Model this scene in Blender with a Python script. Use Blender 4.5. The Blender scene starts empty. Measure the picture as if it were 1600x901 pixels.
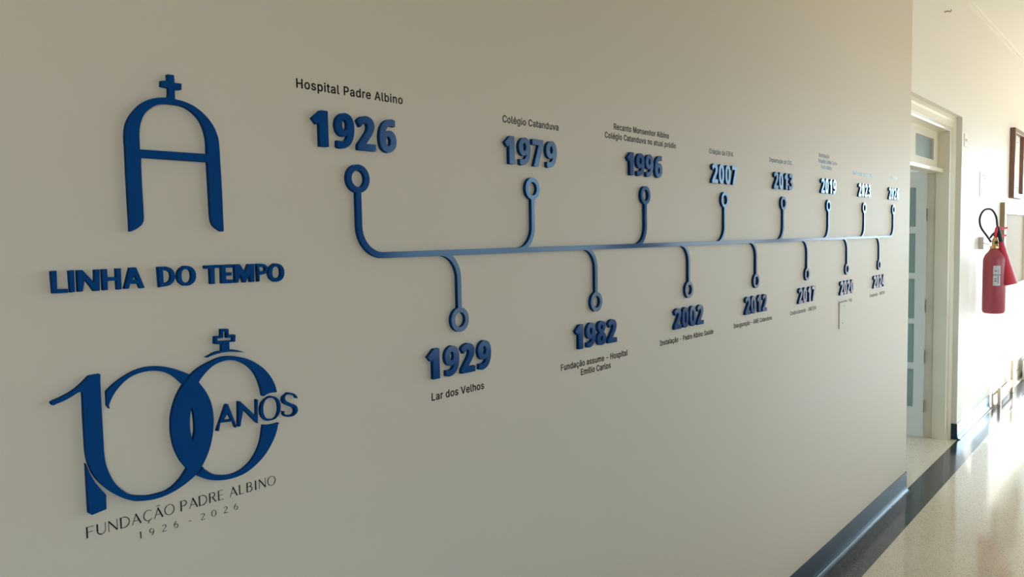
import bpy, bmesh, math, random
from mathutils import Vector, Matrix
random.seed(7)
SC = bpy.context.scene
COL = SC.collection

# ------------------------------------------------------------------ camera
F_PX, YAW, PITCH, ROLL = 1200.0, 0.85808, -0.06518, -0.01864
CAM = Vector((0.0, -1.15, 1.508))
def set_camera():
    cy, sy = math.cos(YAW), math.sin(YAW)
    fw = Vector((sy*math.cos(PITCH), cy*math.cos(PITCH), math.sin(PITCH)))
    rt = Vector((cy, -sy, 0)); up = rt.cross(fw)
    r = math.cos(ROLL)*rt + math.sin(ROLL)*up
    u = -math.sin(ROLL)*rt + math.cos(ROLL)*up
    cd = bpy.data.cameras.new('camera'); cd.sensor_width = 36.0; cd.lens = 36.0*F_PX/1600.0
    cd.clip_start = 0.02
    co = bpy.data.objects.new('camera', cd); COL.objects.link(co)
    m = Matrix((r, u, -fw)).transposed().to_4x4(); m.translation = CAM
    co.matrix_world = m
    SC.camera = co
set_camera()

# ------------------------------------------------------------------ sky, daylight, exposure
SKY_UP, SKY_LOW, GROUND = (0.64, 0.82, 1.0), (0.62, 0.86, 1.0), (0.86, 0.80, 0.68)
SKY_STRENGTH, SUNWARD_GAIN, EXPOSURE = 3.4, 9.0, 0.74
SUNWARD = Vector((0.985, -0.12, 0.12)).normalized()
def set_world():
    w = bpy.data.worlds.new('daylight'); SC.world = w; w.use_nodes = True
    nt = w.node_tree; N = nt.nodes; L = nt.links; N.clear()
    out = N.new('ShaderNodeOutputWorld'); bg = N.new('ShaderNodeBackground')
    tc = N.new('ShaderNodeTexCoord'); sep = N.new('ShaderNodeSeparateXYZ')
    L.new(tc.outputs['Generated'], sep.inputs[0])
    mr = N.new('ShaderNodeMapRange'); mr.inputs[1].default_value = -0.03; mr.inputs[2].default_value = 0.03
    L.new(sep.outputs['Z'], mr.inputs[0])
    mr2 = N.new('ShaderNodeMapRange'); mr2.inputs[1].default_value = 0.0; mr2.inputs[2].default_value = 0.6
    L.new(sep.outputs['Z'], mr2.inputs[0])
    m1 = N.new('ShaderNodeMix'); m1.data_type = 'RGBA'
    m1.inputs[6].default_value = SKY_LOW + (1,); m1.inputs[7].default_value = SKY_UP + (1,)
    L.new(mr2.outputs[0], m1.inputs[0])
    m2 = N.new('ShaderNodeMix'); m2.data_type = 'RGBA'; m2.inputs[6].default_value = tuple(0.55*c for c in GROUND) + (1,)
    L.new(mr.outputs[0], m2.inputs[0]); L.new(m1.outputs[2], m2.inputs[7])
    dot = N.new('ShaderNodeVectorMath'); dot.operation = 'DOT_PRODUCT'; dot.inputs[1].default_value = SUNWARD
    L.new(tc.outputs['Generated'], dot.inputs[0])
    mx = N.new('ShaderNodeMath'); mx.operation = 'MAXIMUM'; mx.inputs[1].default_value = 0.0
    L.new(dot.outputs['Value'], mx.inputs[0])
    pw = N.new('ShaderNodeMath'); pw.operation = 'POWER'; pw.inputs[1].default_value = 150.0
    L.new(mx.outputs[0], pw.inputs[0])
    ml = N.new('ShaderNodeMath'); ml.operation = 'MULTIPLY_ADD'
    ml.inputs[1].default_value = SUNWARD_GAIN*SKY_STRENGTH; ml.inputs[2].default_value = SKY_STRENGTH
    L.new(pw.outputs[0], ml.inputs[0])
    L.new(m2.outputs[2], bg.inputs['Color']); L.new(ml.outputs[0], bg.inputs['Strength'])
    L.new(bg.outputs[0], out.inputs[0])
set_world()
SC.view_settings.view_transform = 'Standard'
SC.view_settings.look = 'None'
SC.view_settings.exposure = EXPOSURE
SC.view_settings.gamma = 1.0
SC.view_settings.use_curve_mapping = False
SC.cycles.max_bounces = 10
SC.cycles.diffuse_bounces = 6
SC.cycles.sample_clamp_indirect = 6.0
SC.cycles.caustics_reflective = False
SC.cycles.caustics_refractive = False

# corridor sizes (metres): text wall is the plane y = 0, corridor on its -y side
WY, CEIL, X0, X1 = -2.40, 3.13, -7.0, 15.0
X_END, X_REV, LINTEL = 4.80, 6.214, 2.297          # end of the text wall, start of the wall beyond, opening height
FAR = 0.008                                         # older wall sits a little behind the text panel
OPENINGS = [(-1.5, 0.6, 0.74, 2.4), (3.0, 5.55, 0.74, 2.5), (6.25, 8.85, 0.74, 2.5), (9.45, 14.4, 0.06, 2.6)]   # windows in the opposite wall; the first is added to brighten the left part
END_OPEN = (-2.15, -0.30, 0.06, 2.6)                # glazed end of the corridor
ROOM = (3.0, 8.4, 0.2, 4.2, 2.9); ROOM_WIN = (3.2, 8.2, 0.5, 2.6)

def portal(name, loc, rot, sx, sy):
    ld = bpy.data.lights.new(name, 'AREA'); ld.shape = 'RECTANGLE'; ld.size = sx; ld.size_y = sy
    ld.cycles.is_portal = True
    o = bpy.data.objects.new(name, ld); COL.objects.link(o); o.location = loc; o.rotation_euler = rot
for a, b, z0, z1 in OPENINGS:
    portal('window_daylight', ((a+b)/2, WY-0.19, (z0+z1)/2), (math.pi/2, 0, 0), b-a, z1-z0)
portal('window_daylight', (X1+0.19, sum(END_OPEN[:2])/2, sum(END_OPEN[2:])/2), (math.pi/2, 0, math.pi/2), END_OPEN[1]-END_OPEN[0], END_OPEN[3]-END_OPEN[2])
portal('window_daylight', ((ROOM_WIN[0]+ROOM_WIN[1])/2, ROOM[3]+0.19, (ROOM_WIN[2]+ROOM_WIN[3])/2), (-math.pi/2, 0, 0), ROOM_WIN[1]-ROOM_WIN[0], ROOM_WIN[3]-ROOM_WIN[2])

# low sun through the tall far openings, onto the floor and the foot of the wall beyond the doorway
sd = bpy.data.lights.new('sun', 'SUN'); sd.energy = 6.5; sd.angle = math.radians(0.8); sd.color = (1.0, 0.98, 0.93)
so = bpy.data.objects.new('sun', sd); COL.objects.link(so); so.location = (18, -12, 9)
so.rotation_euler = Vector((-0.80, 1.0, -0.65)).to_track_quat('-Z', 'Y').to_euler()

# ------------------------------------------------------------------ materials
def mat(name, col, rough=0.5, spec=0.5, metal=0.0, coat=0.0, noise=0.0, nscale=6.0, bump=0.0, bscale=40.0, tint=(1, 1, 1)):
    m = bpy.data.materials.new(name); m.use_nodes = True
    nt = m.node_tree; N = nt.nodes; L = nt.links; b = N['Principled BSDF']
    b.inputs['Base Color'].default_value = tuple(col) + (1,)
    b.inputs['Roughness'].default_value = rough
    b.inputs['Specular IOR Level'].default_value = spec
    b.inputs['Metallic'].default_value = metal
    b.inputs['Coat Weight'].default_value = coat
    b.inputs['Specular Tint'].default_value = tuple(tint) + (1,)
    b.inputs['Coat Roughness'].default_value = 0.06
    tc = N.new('ShaderNodeTexCoord')
    if noise:
        n = N.new('ShaderNodeTexNoise'); n.inputs['Scale'].default_value = nscale; n.inputs['Detail'].default_value = 4
        L.new(tc.outputs['Object'], n.inputs['Vector'])
        mx = N.new('ShaderNodeMix'); mx.data_type = 'RGBA'
        mx.inputs[6].default_value = tuple(c*(1-noise) for c in col) + (1,)
        mx.inputs[7].default_value = tuple(min(1, c*(1+noise)) for c in col) + (1,)
        L.new(n.outputs['Fac'], mx.inputs[0]); L.new(mx.outputs[2], b.inputs['Base Color'])
    if bump:
        n2 = N.new('ShaderNodeTexNoise'); n2.inputs['Scale'].default_value = bscale; n2.inputs['Detail'].default_value = 3
        L.new(tc.outputs['Object'], n2.inputs['Vector'])
        bp = N.new('ShaderNodeBump'); bp.inputs['Strength'].default_value = bump; bp.inputs['Distance'].default_value = 0.01
        L.new(n2.outputs['Fac'], bp.inputs['Height']); L.new(bp.outputs[0], b.inputs['Normal'])
    return m
def terrazzo(name, base, light, dark, rough, amount=0.45):
    m = bpy.data.materials.new(name); m.use_nodes = True
    nt = m.node_tree; N = nt.nodes; L = nt.links; b = N['Principled BSDF']
    tc = N.new('ShaderNodeTexCoord')
    def chips(scale, lo, hi):
        v = N.new('ShaderNodeTexVoronoi'); v.inputs['Scale'].default_value = scale
        L.new(tc.outputs['Object'], v.inputs['Vector'])
        sp = N.new('ShaderNodeSeparateColor'); L.new(v.outputs['Color'], sp.inputs[0])
        r = N.new('ShaderNodeMapRange'); r.inputs[1].default_value = lo; r.inputs[2].default_value = hi
        L.new(sp.outputs[0], r.inputs[0]); return r
    n = N.new('ShaderNodeTexNoise'); n.inputs['Scale'].default_value = 2.2; n.inputs['Detail'].default_value = 5
    L.new(tc.outputs['Object'], n.inputs['Vector'])
    m0 = N.new('ShaderNodeMix'); m0.data_type = 'RGBA'
    m0.inputs[6].default_value = tuple(c*0.9 for c in base) + (1,); m0.inputs[7].default_value = tuple(c*1.1 for c in base) + (1,)
    L.new(n.outputs['Fac'], m0.inputs[0])
    m1 = N.new('ShaderNodeMix'); m1.data_type = 'RGBA'; m1.inputs[7].default_value = tuple(light) + (1,)
    c1 = chips(200.0, 0.55, 0.75); s1 = N.new('ShaderNodeMath'); s1.operation = 'MULTIPLY'; s1.inputs[1].default_value = amount
    L.new(c1.outputs[0], s1.inputs[0]); L.new(s1.outputs[0], m1.inputs[0]); L.new(m0.outputs[2], m1.inputs[6])
    m2 = N.new('ShaderNodeMix'); m2.data_type = 'RGBA'; m2.inputs[7].default_value = tuple(dark) + (1,)
    c2 = chips(260.0, 0.84, 0.90); s2 = N.new('ShaderNodeMath'); s2.operation = 'MULTIPLY'; s2.inputs[1].default_value = amount*1.5
    L.new(c2.outputs[0], s2.inputs[0]); L.new(s2.outputs[0], m2.inputs[0]); L.new(m1.outputs[2], m2.inputs[6])
    L.new(m2.outputs[2], b.inputs['Base Color'])
    b.inputs['Roughness'].default_value = rough
    return m
M = {
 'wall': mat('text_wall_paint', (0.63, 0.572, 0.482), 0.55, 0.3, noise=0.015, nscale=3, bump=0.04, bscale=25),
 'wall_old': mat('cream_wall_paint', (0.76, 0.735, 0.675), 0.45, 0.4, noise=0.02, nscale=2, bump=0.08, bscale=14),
 'ceiling': mat('ceiling_paint', (0.80, 0.785, 0.74), 0.8, 0.2, noise=0.02),
 'floor': terrazzo('beige_terrazzo', (0.66, 0.59, 0.475), (0.72, 0.65, 0.535), (0.30, 0.24, 0.17), 0.10, 0.42),
 'border': terrazzo('dark_terrazzo', (0.042, 0.050, 0.058), (0.10, 0.11, 0.12), (0.018, 0.02, 0.024), 0.13, 0.5),
 'base': mat('dark_baseboard', (0.022, 0.042, 0.062), 0.22, 0.3, noise=0.2, nscale=60, tint=(0.5, 0.8, 1.0)),
 'sunlit_base': mat('sunlit_baseboard', (0.50, 0.46, 0.38), 0.3, 0.4, noise=0.05),  # pale because the sun's wash is painted into the colour; rack uprights share it
 'blue': mat('blue_acrylic', (0.0022, 0.053, 0.215), 0.13, 0.4, tint=(0.55, 0.88, 1.0), noise=0.05, nscale=30),
 'edge': mat('matte_blue_edge', (0.004, 0.052, 0.19), 0.75, 0.06, noise=0.05, nscale=30),
 'wall_opposite': mat('opposite_wall_paint', (0.32, 0.295, 0.25), 0.6, 0.3, noise=0.02, nscale=2),
 'black': mat('black_vinyl', (0.005, 0.005, 0.006), 0.22, 0.22, noise=0.05),
 'navy': mat('dark_navy_vinyl', (0.012, 0.018, 0.032), 0.38, 0.35, noise=0.05),
 'enamel': mat('cream_enamel', (0.72, 0.68, 0.57), 0.22, 0.5, noise=0.04, nscale=5, bump=0.05, bscale=20),
 'leaf': mat('grey_green_enamel', (0.59, 0.62, 0.60), 0.30, 0.5, noise=0.03, nscale=5, bump=0.04, bscale=20),
 'room': mat('room_paint', (0.74, 0.77, 0.76), 0.8, 0.2, noise=0.02),
 'steel': mat('worn_steel', (0.45, 0.43, 0.38), 0.35, 0.5, metal=0.8, noise=0.1),
 'rust': mat('hinge_metal', (0.40, 0.37, 0.29), 0.5, 0.4, metal=0.3, noise=0.25, nscale=60),
 'red': mat('red_enamel', (0.35, 0.055, 0.08), 0.36, 0.5, noise=0.05),
 'redp': mat('red_plastic', (0.58, 0.04, 0.075), 0.45, 0.4, noise=0.05),
 'rubber': mat('black_rubber', (0.015, 0.017, 0.018), 0.5, 0.4, noise=0.1),
 'brass': mat('brass', (0.72, 0.48, 0.20), 0.3, 0.5, metal=0.9, noise=0.05),
 'labelm': mat('silver_label', (0.55, 0.57, 0.60), 0.35, 0.5, noise=0.15, nscale=40),
 'ink': mat('dark_ink', (0.08, 0.08, 0.10), 0.5, 0.3, noise=0.1),
 'greyink': mat('grey_ink', (0.42, 0.42, 0.43), 0.5, 0.3, noise=0.1),
 'wood': mat('brown_wood', (0.17, 0.085, 0.062), 0.35, 0.5, noise=0.3, nscale=18),
 'pale_wood': mat('pale_wood', (0.52, 0.42, 0.28), 0.45, 0.4, noise=0.12, nscale=12),
 'white': mat('white_paint', (0.80, 0.80, 0.78), 0.4, 0.4, noise=0.01),
 'paper': mat('white_paper', (0.82, 0.82, 0.80), 0.6, 0.3, noise=0.01),
 'cork': mat('beige_board', (0.29, 0.205, 0.125), 0.6, 0.3, noise=0.12, nscale=25),
 'plate': mat('plate_paint', (0.63, 0.572, 0.482), 0.55, 0.3, noise=0.01),
}
def glass(name, col, rough, alpha_t):
    m = bpy.data.materials.new(name); m.use_nodes = True
    b = m.node_tree.nodes['Principled BSDF']
    b.inputs['Base Color'].default_value = tuple(col) + (1,); b.inputs['Roughness'].default_value = rough
    b.inputs['Transmission Weight'].default_value = alpha_t; b.inputs['IOR'].default_value = 1.45
    n = m.node_tree.nodes.new('ShaderNodeTexNoise'); n.inputs['Scale'].default_value = 70
    bp = m.node_tree.nodes.new('ShaderNodeBump'); bp.inputs['Strength'].default_value = 0.15; bp.inputs['Distance'].default_value = 0.004
    m.node_tree.links.new(n.outputs['Fac'], bp.inputs['Height']); m.node_tree.links.new(bp.outputs[0], b.inputs['Normal'])
    return m
M['frost'] = glass('frosted_glass', (0.27, 0.37, 0.36), 0.35, 0.25)
M['picglass'] = glass('picture_glass', (0.95, 0.96, 0.97), 0.03, 0.9)

# ------------------------------------------------------------------ builders
def finish(o, label=None, cat=None, group=None, kind=None):
    if label: o['label'] = label
    if cat: o['category'] = cat
    if group: o['group'] = group
    if kind: o['kind'] = kind
    return o
def empty(name, loc, label=None, cat=None, group=None, kind=None, parent=None):
    o = bpy.data.objects.new(name, None); COL.objects.link(o); o.location = loc
    o.empty_display_size = 0.05
    if parent: o.parent = parent
    return finish(o, label, cat, group, kind)
def link(name, me, material, parent=None, loc=(0, 0, 0)):
    if material and not me.materials: me.materials.append(material)
    o = bpy.data.objects.new(name, me); COL.objects.link(o); o.location = loc
    if parent: o.parent = parent
    return o
def from_bm(name, bm, material, parent=None, loc=(0, 0, 0), smooth=False):
    bmesh.ops.recalc_face_normals(bm, faces=bm.faces)
    me = bpy.data.meshes.new(name); bm.to_mesh(me); bm.free()
    if smooth:
        for p in me.polygons: p.use_smooth = True
        me.set_sharp_from_angle(angle=math.radians(38))
    return link(name, me, material, parent, loc)
def box(bm, x0, x1, y0, y1, z0, z1, bev=0.0):
    v = [bm.verts.new(p) for p in ((x0,y0,z0),(x1,y0,z0),(x1,y1,z0),(x0,y1,z0),(x0,y0,z1),(x1,y0,z1),(x1,y1,z1),(x0,y1,z1))]
    fs = [bm.faces.new([v[i] for i in f]) for f in ((0,3,2,1),(4,5,6,7),(0,1,5,4),(1,2,6,5),(2,3,7,6),(3,0,4,7))]
    if bev:
        es = list({e for f in fs for e in f.edges})
        bmesh.ops.bevel(bm, geom=es, offset=bev, segments=2, affect='EDGES', profile=0.5)
def boxes(name, lst, material, parent=None, bev=0.0, kind=None, loc=(0, 0, 0)):
    bm = bmesh.new()
    for b in lst: box(bm, *b, bev=bev)
    return finish(from_bm(name, bm, material, parent, loc), kind=kind)
def sweep(name, profile, path_dir, a, b, material, parent=None, kind=None):
    """extrude a closed 2D profile along X ('x': profile in y,z) or Z ('z': profile in x,y)"""
    bm = bmesh.new(); rings = []
    for s in (a, b):
        rings.append([bm.verts.new((s, p[0], p[1]) if path_dir == 'x' else (p[0], p[1], s)) for p in profile])
    n = len(profile)
    for i in range(n): bm.faces.new((rings[0][i], rings[0][(i+1) % n], rings[1][(i+1) % n], rings[1][i]))
    bm.faces.new(rings[0][::-1]); bm.faces.new(rings[1])
    return finish(from_bm(name, bm, material, parent), kind=kind)
def lathe(name, prof, material, parent=None, loc=(0, 0, 0), seg=40, rot=None, smooth=True):
    bm = bmesh.new(); rings = []
    for r, z in prof:
        rings.append([bm.verts.new((r*math.cos(2*math.pi*k/seg), r*math.sin(2*math.pi*k/seg), z)) for k in range(seg)])
    for i in range(len(prof)-1):
        for k in range(seg): bm.faces.new((rings[i][k], rings[i][(k+1) % seg], rings[i+1][(k+1) % seg], rings[i+1][k]))
    bm.faces.new(rings[0][::-1]); bm.faces.new(rings[-1])
    if rot is not None: bmesh.ops.transform(bm, matrix=rot, verts=bm.verts)
    return from_bm(name, bm, material, parent, loc, smooth)
def tube(name, pts, r, material, parent=None, loc=(0, 0, 0), seg=12):
    """round tube along a smoothed path; r may be one radius or one per point"""
    P = [Vector(p) for p in pts]; R = r if isinstance(r, (list, tuple)) else [r]*len(P)
    dense, rad = [], []
    for i in range(len(P)-1):
        p0, p1, p2, p3 = P[max(i-1, 0)], P[i], P[i+1], P[min(i+2, len(P)-1)]
        for k in range(6):
            t = k/6
            dense.append(0.5*((2*p1) + (p2-p0)*t + (2*p0-5*p1+4*p2-p3)*t*t + (3*p1-p0-3*p2+p3)*t**3))
            rad.append(R[i]*(1-t)+R[i+1]*t)
    dense.append(P[-1]); rad.append(R[-1])
    bm = bmesh.new(); rings = []; nrm = None
    for i, p in enumerate(dense):
        d = (dense[min(i+1, len(dense)-1)] - dense[max(i-1, 0)]).normalized()
        if nrm is None: nrm = d.orthogonal().normalized()
        nrm = (nrm - d*nrm.dot(d)).normalized(); bn = d.cross(nrm)
        rings.append([bm.verts.new(p + (nrm*math.cos(2*math.pi*k/seg) + bn*math.sin(2*math.pi*k/seg))*rad[i]) for k in range(seg)])
    for i in range(len(rings)-1):
        for k in range(seg): bm.faces.new((rings[i][k], rings[i][(k+1) % seg], rings[i+1][(k+1) % seg], rings[i+1][k]))
    bm.faces.new(rings[0][::-1]); bm.faces.new(rings[-1])
    return from_bm(name, bm, material, parent, loc, True)

def plate_mesh(name, contours, t, material, lift=0.0):
    """solid plate cut to 2D outlines (x, z), from the wall plane y=-lift out to y=-lift-t; holes are inner outlines"""
    cu = bpy.data.curves.new(name + '_outline', 'CURVE'); cu.dimensions = '2D'; cu.fill_mode = 'BOTH'; cu.extrude = t/2
    for c in contours:
        s = cu.splines.new('POLY'); s.points.add(len(c)-1); s.use_cyclic_u = True
        for p, q in zip(s.points, c): p.co = (q[0], q[1], 0, 1)
    o = bpy.data.objects.new(name, cu); COL.objects.link(o)
    bpy.context.view_layer.update()
    me = bpy.data.meshes.new_from_object(o.evaluated_get(bpy.context.evaluated_depsgraph_get()))
    bpy.data.objects.remove(o); bpy.data.curves.remove(cu)
    bm = bmesh.new(); bm.from_mesh(me)
    bmesh.ops.remove_doubles(bm, verts=bm.verts, dist=1e-6)
    bmesh.ops.transform(bm, matrix=Matrix(((1,0,0,0),(0,0,-1,-t/2-lift),(0,1,0,0),(0,0,0,1))), verts=bm.verts)
    bm.to_mesh(me); bm.free(); me.name = name
    me.materials.clear(); me.materials.append(material)
    if material == M['blue']:                       # sawn edges are matte
        me.materials.append(M['edge'])
        for p in me.polygons: p.material_index = 0 if abs(p.normal.y) > 0.5 else 1
    return me
def sticker_mesh(name, contours, t, material):
    """thin vinyl cut: overlapping outlines merge (non-zero winding fill)"""
    from mathutils.geometry import delaunay_2d_cdt
    V, E = [], []
    for c in contours:
        n0 = len(V); V += [Vector(p) for p in c]
        E += [(n0+i, n0+(i+1) % len(c)) for i in range(len(c))]
    v, _, f, _, _, _ = delaunay_2d_cdt(V, E, [], 0, 1e-7)
    def winding(p):
        w = 0
        for c in contours:
            for i in range(len(c)):
                a, b = c[i-1], c[i]
                if (a[1] <= p[1]) != (b[1] <= p[1]):
                    x = a[0]+(p[1]-a[1])*(b[0]-a[0])/(b[1]-a[1])
                    if x > p[0]: w += 1 if b[1] > a[1] else -1
        return w
    return v, [q for q in f if winding([sum(v[i][k] for i in q)/len(q) for k in (0, 1)]) != 0]
def sticker_object_mesh(name, glyphs, t, material):
    bm = bmesh.new()
    for contours in glyphs:
        v, fs = sticker_mesh(name, contours, t, material)
        used = sorted({i for q in fs for i in q}); mp = {i: bm.verts.new((v[i][0], -t, v[i][1])) for i in used}
        faces = []
        for q in fs:
            try: faces.append(bm.faces.new([mp[i] for i in q]))
            except ValueError: pass
        ex = bmesh.ops.extrude_face_region(bm, geom=faces)
        bmesh.ops.translate(bm, verts=[g for g in ex['geom'] if isinstance(g, bmesh.types.BMVert)], vec=(0, t, 0))
    bmesh.ops.recalc_face_normals(bm, faces=bm.faces)
    me = bpy.data.meshes.new(name); bm.to_mesh(me); bm.free(); me.materials.append(material)
    return me
def centred(contours):
    xs = [p[0] for p in contours[0]]; zs = [p[1] for p in contours[0]]
    cx, cz = (min(xs)+max(xs))/2, (min(zs)+max(zs))/2
    return [[(p[0]-cx, p[1]-cz) for p in c] for c in contours], cx, cz
def smooth_outline(pts, n=5):
    """closed outline; a point (x, y) is smooth, (x, y, 1) is a corner"""
    N = len(pts); out = []
    for i in range(N):
        p0, p1, p2, p3 = pts[i-1], pts[i], pts[(i+1) % N], pts[(i+2) % N]
        c1, c2 = len(p1) > 2, len(p2) > 2
        a, b = Vector(p1[:2]), Vector(p2[:2])
        if c1 and c2: out.append(tuple(a)); continue
        ta = (b-Vector(p0[:2]))/2 if not c1 else (b-a); tb = (Vector(p3[:2])-a)/2 if not c2 else (b-a)
        L = (b-a).length
        if ta.length > L: ta *= L/ta.length
        if tb.length > L: tb *= L/tb.length
        for k in range(n):
            s = k/n
            q = (2*s**3-3*s*s+1)*a + (s**3-2*s*s+s)*ta + (3*s*s-2*s**3)*b + (s**3-s*s)*tb
            out.append(tuple(q))
    return out
def oval(cx, cy, rx, ry, e=2.3, n=44):
    f = lambda v: math.copysign(abs(v)**(2/e), v)
    return [(cx+rx*f(math.cos(2*math.pi*k/n)), cy+ry*f(math.sin(2*math.pi*k/n))) for k in range(n)]
def embolden(c, d):
    """move a closed outline outward (d>0, for a counter-clockwise outline) with mitred corners"""
    n = len(c); out = []
    for i in range(n):
        a, b, e = Vector(c[i-1]), Vector(c[i]), Vector(c[(i+1) % n])
        d1 = (b-a).normalized(); d2 = (e-b).normalized()
        n1 = Vector((d1.y, -d1.x)); n2 = Vector((d2.y, -d2.x)); m = n1+n2
        k = m.length_squared
        out.append(tuple(b + (m*(2*d/k) if k > 0.9 else n1*d)))
    return out
def signed_area(c): return 0.5*sum(c[i][0]*c[(i+1) % len(c)][1]-c[(i+1) % len(c)][0]*c[i][1] for i in range(len(c)))

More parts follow.
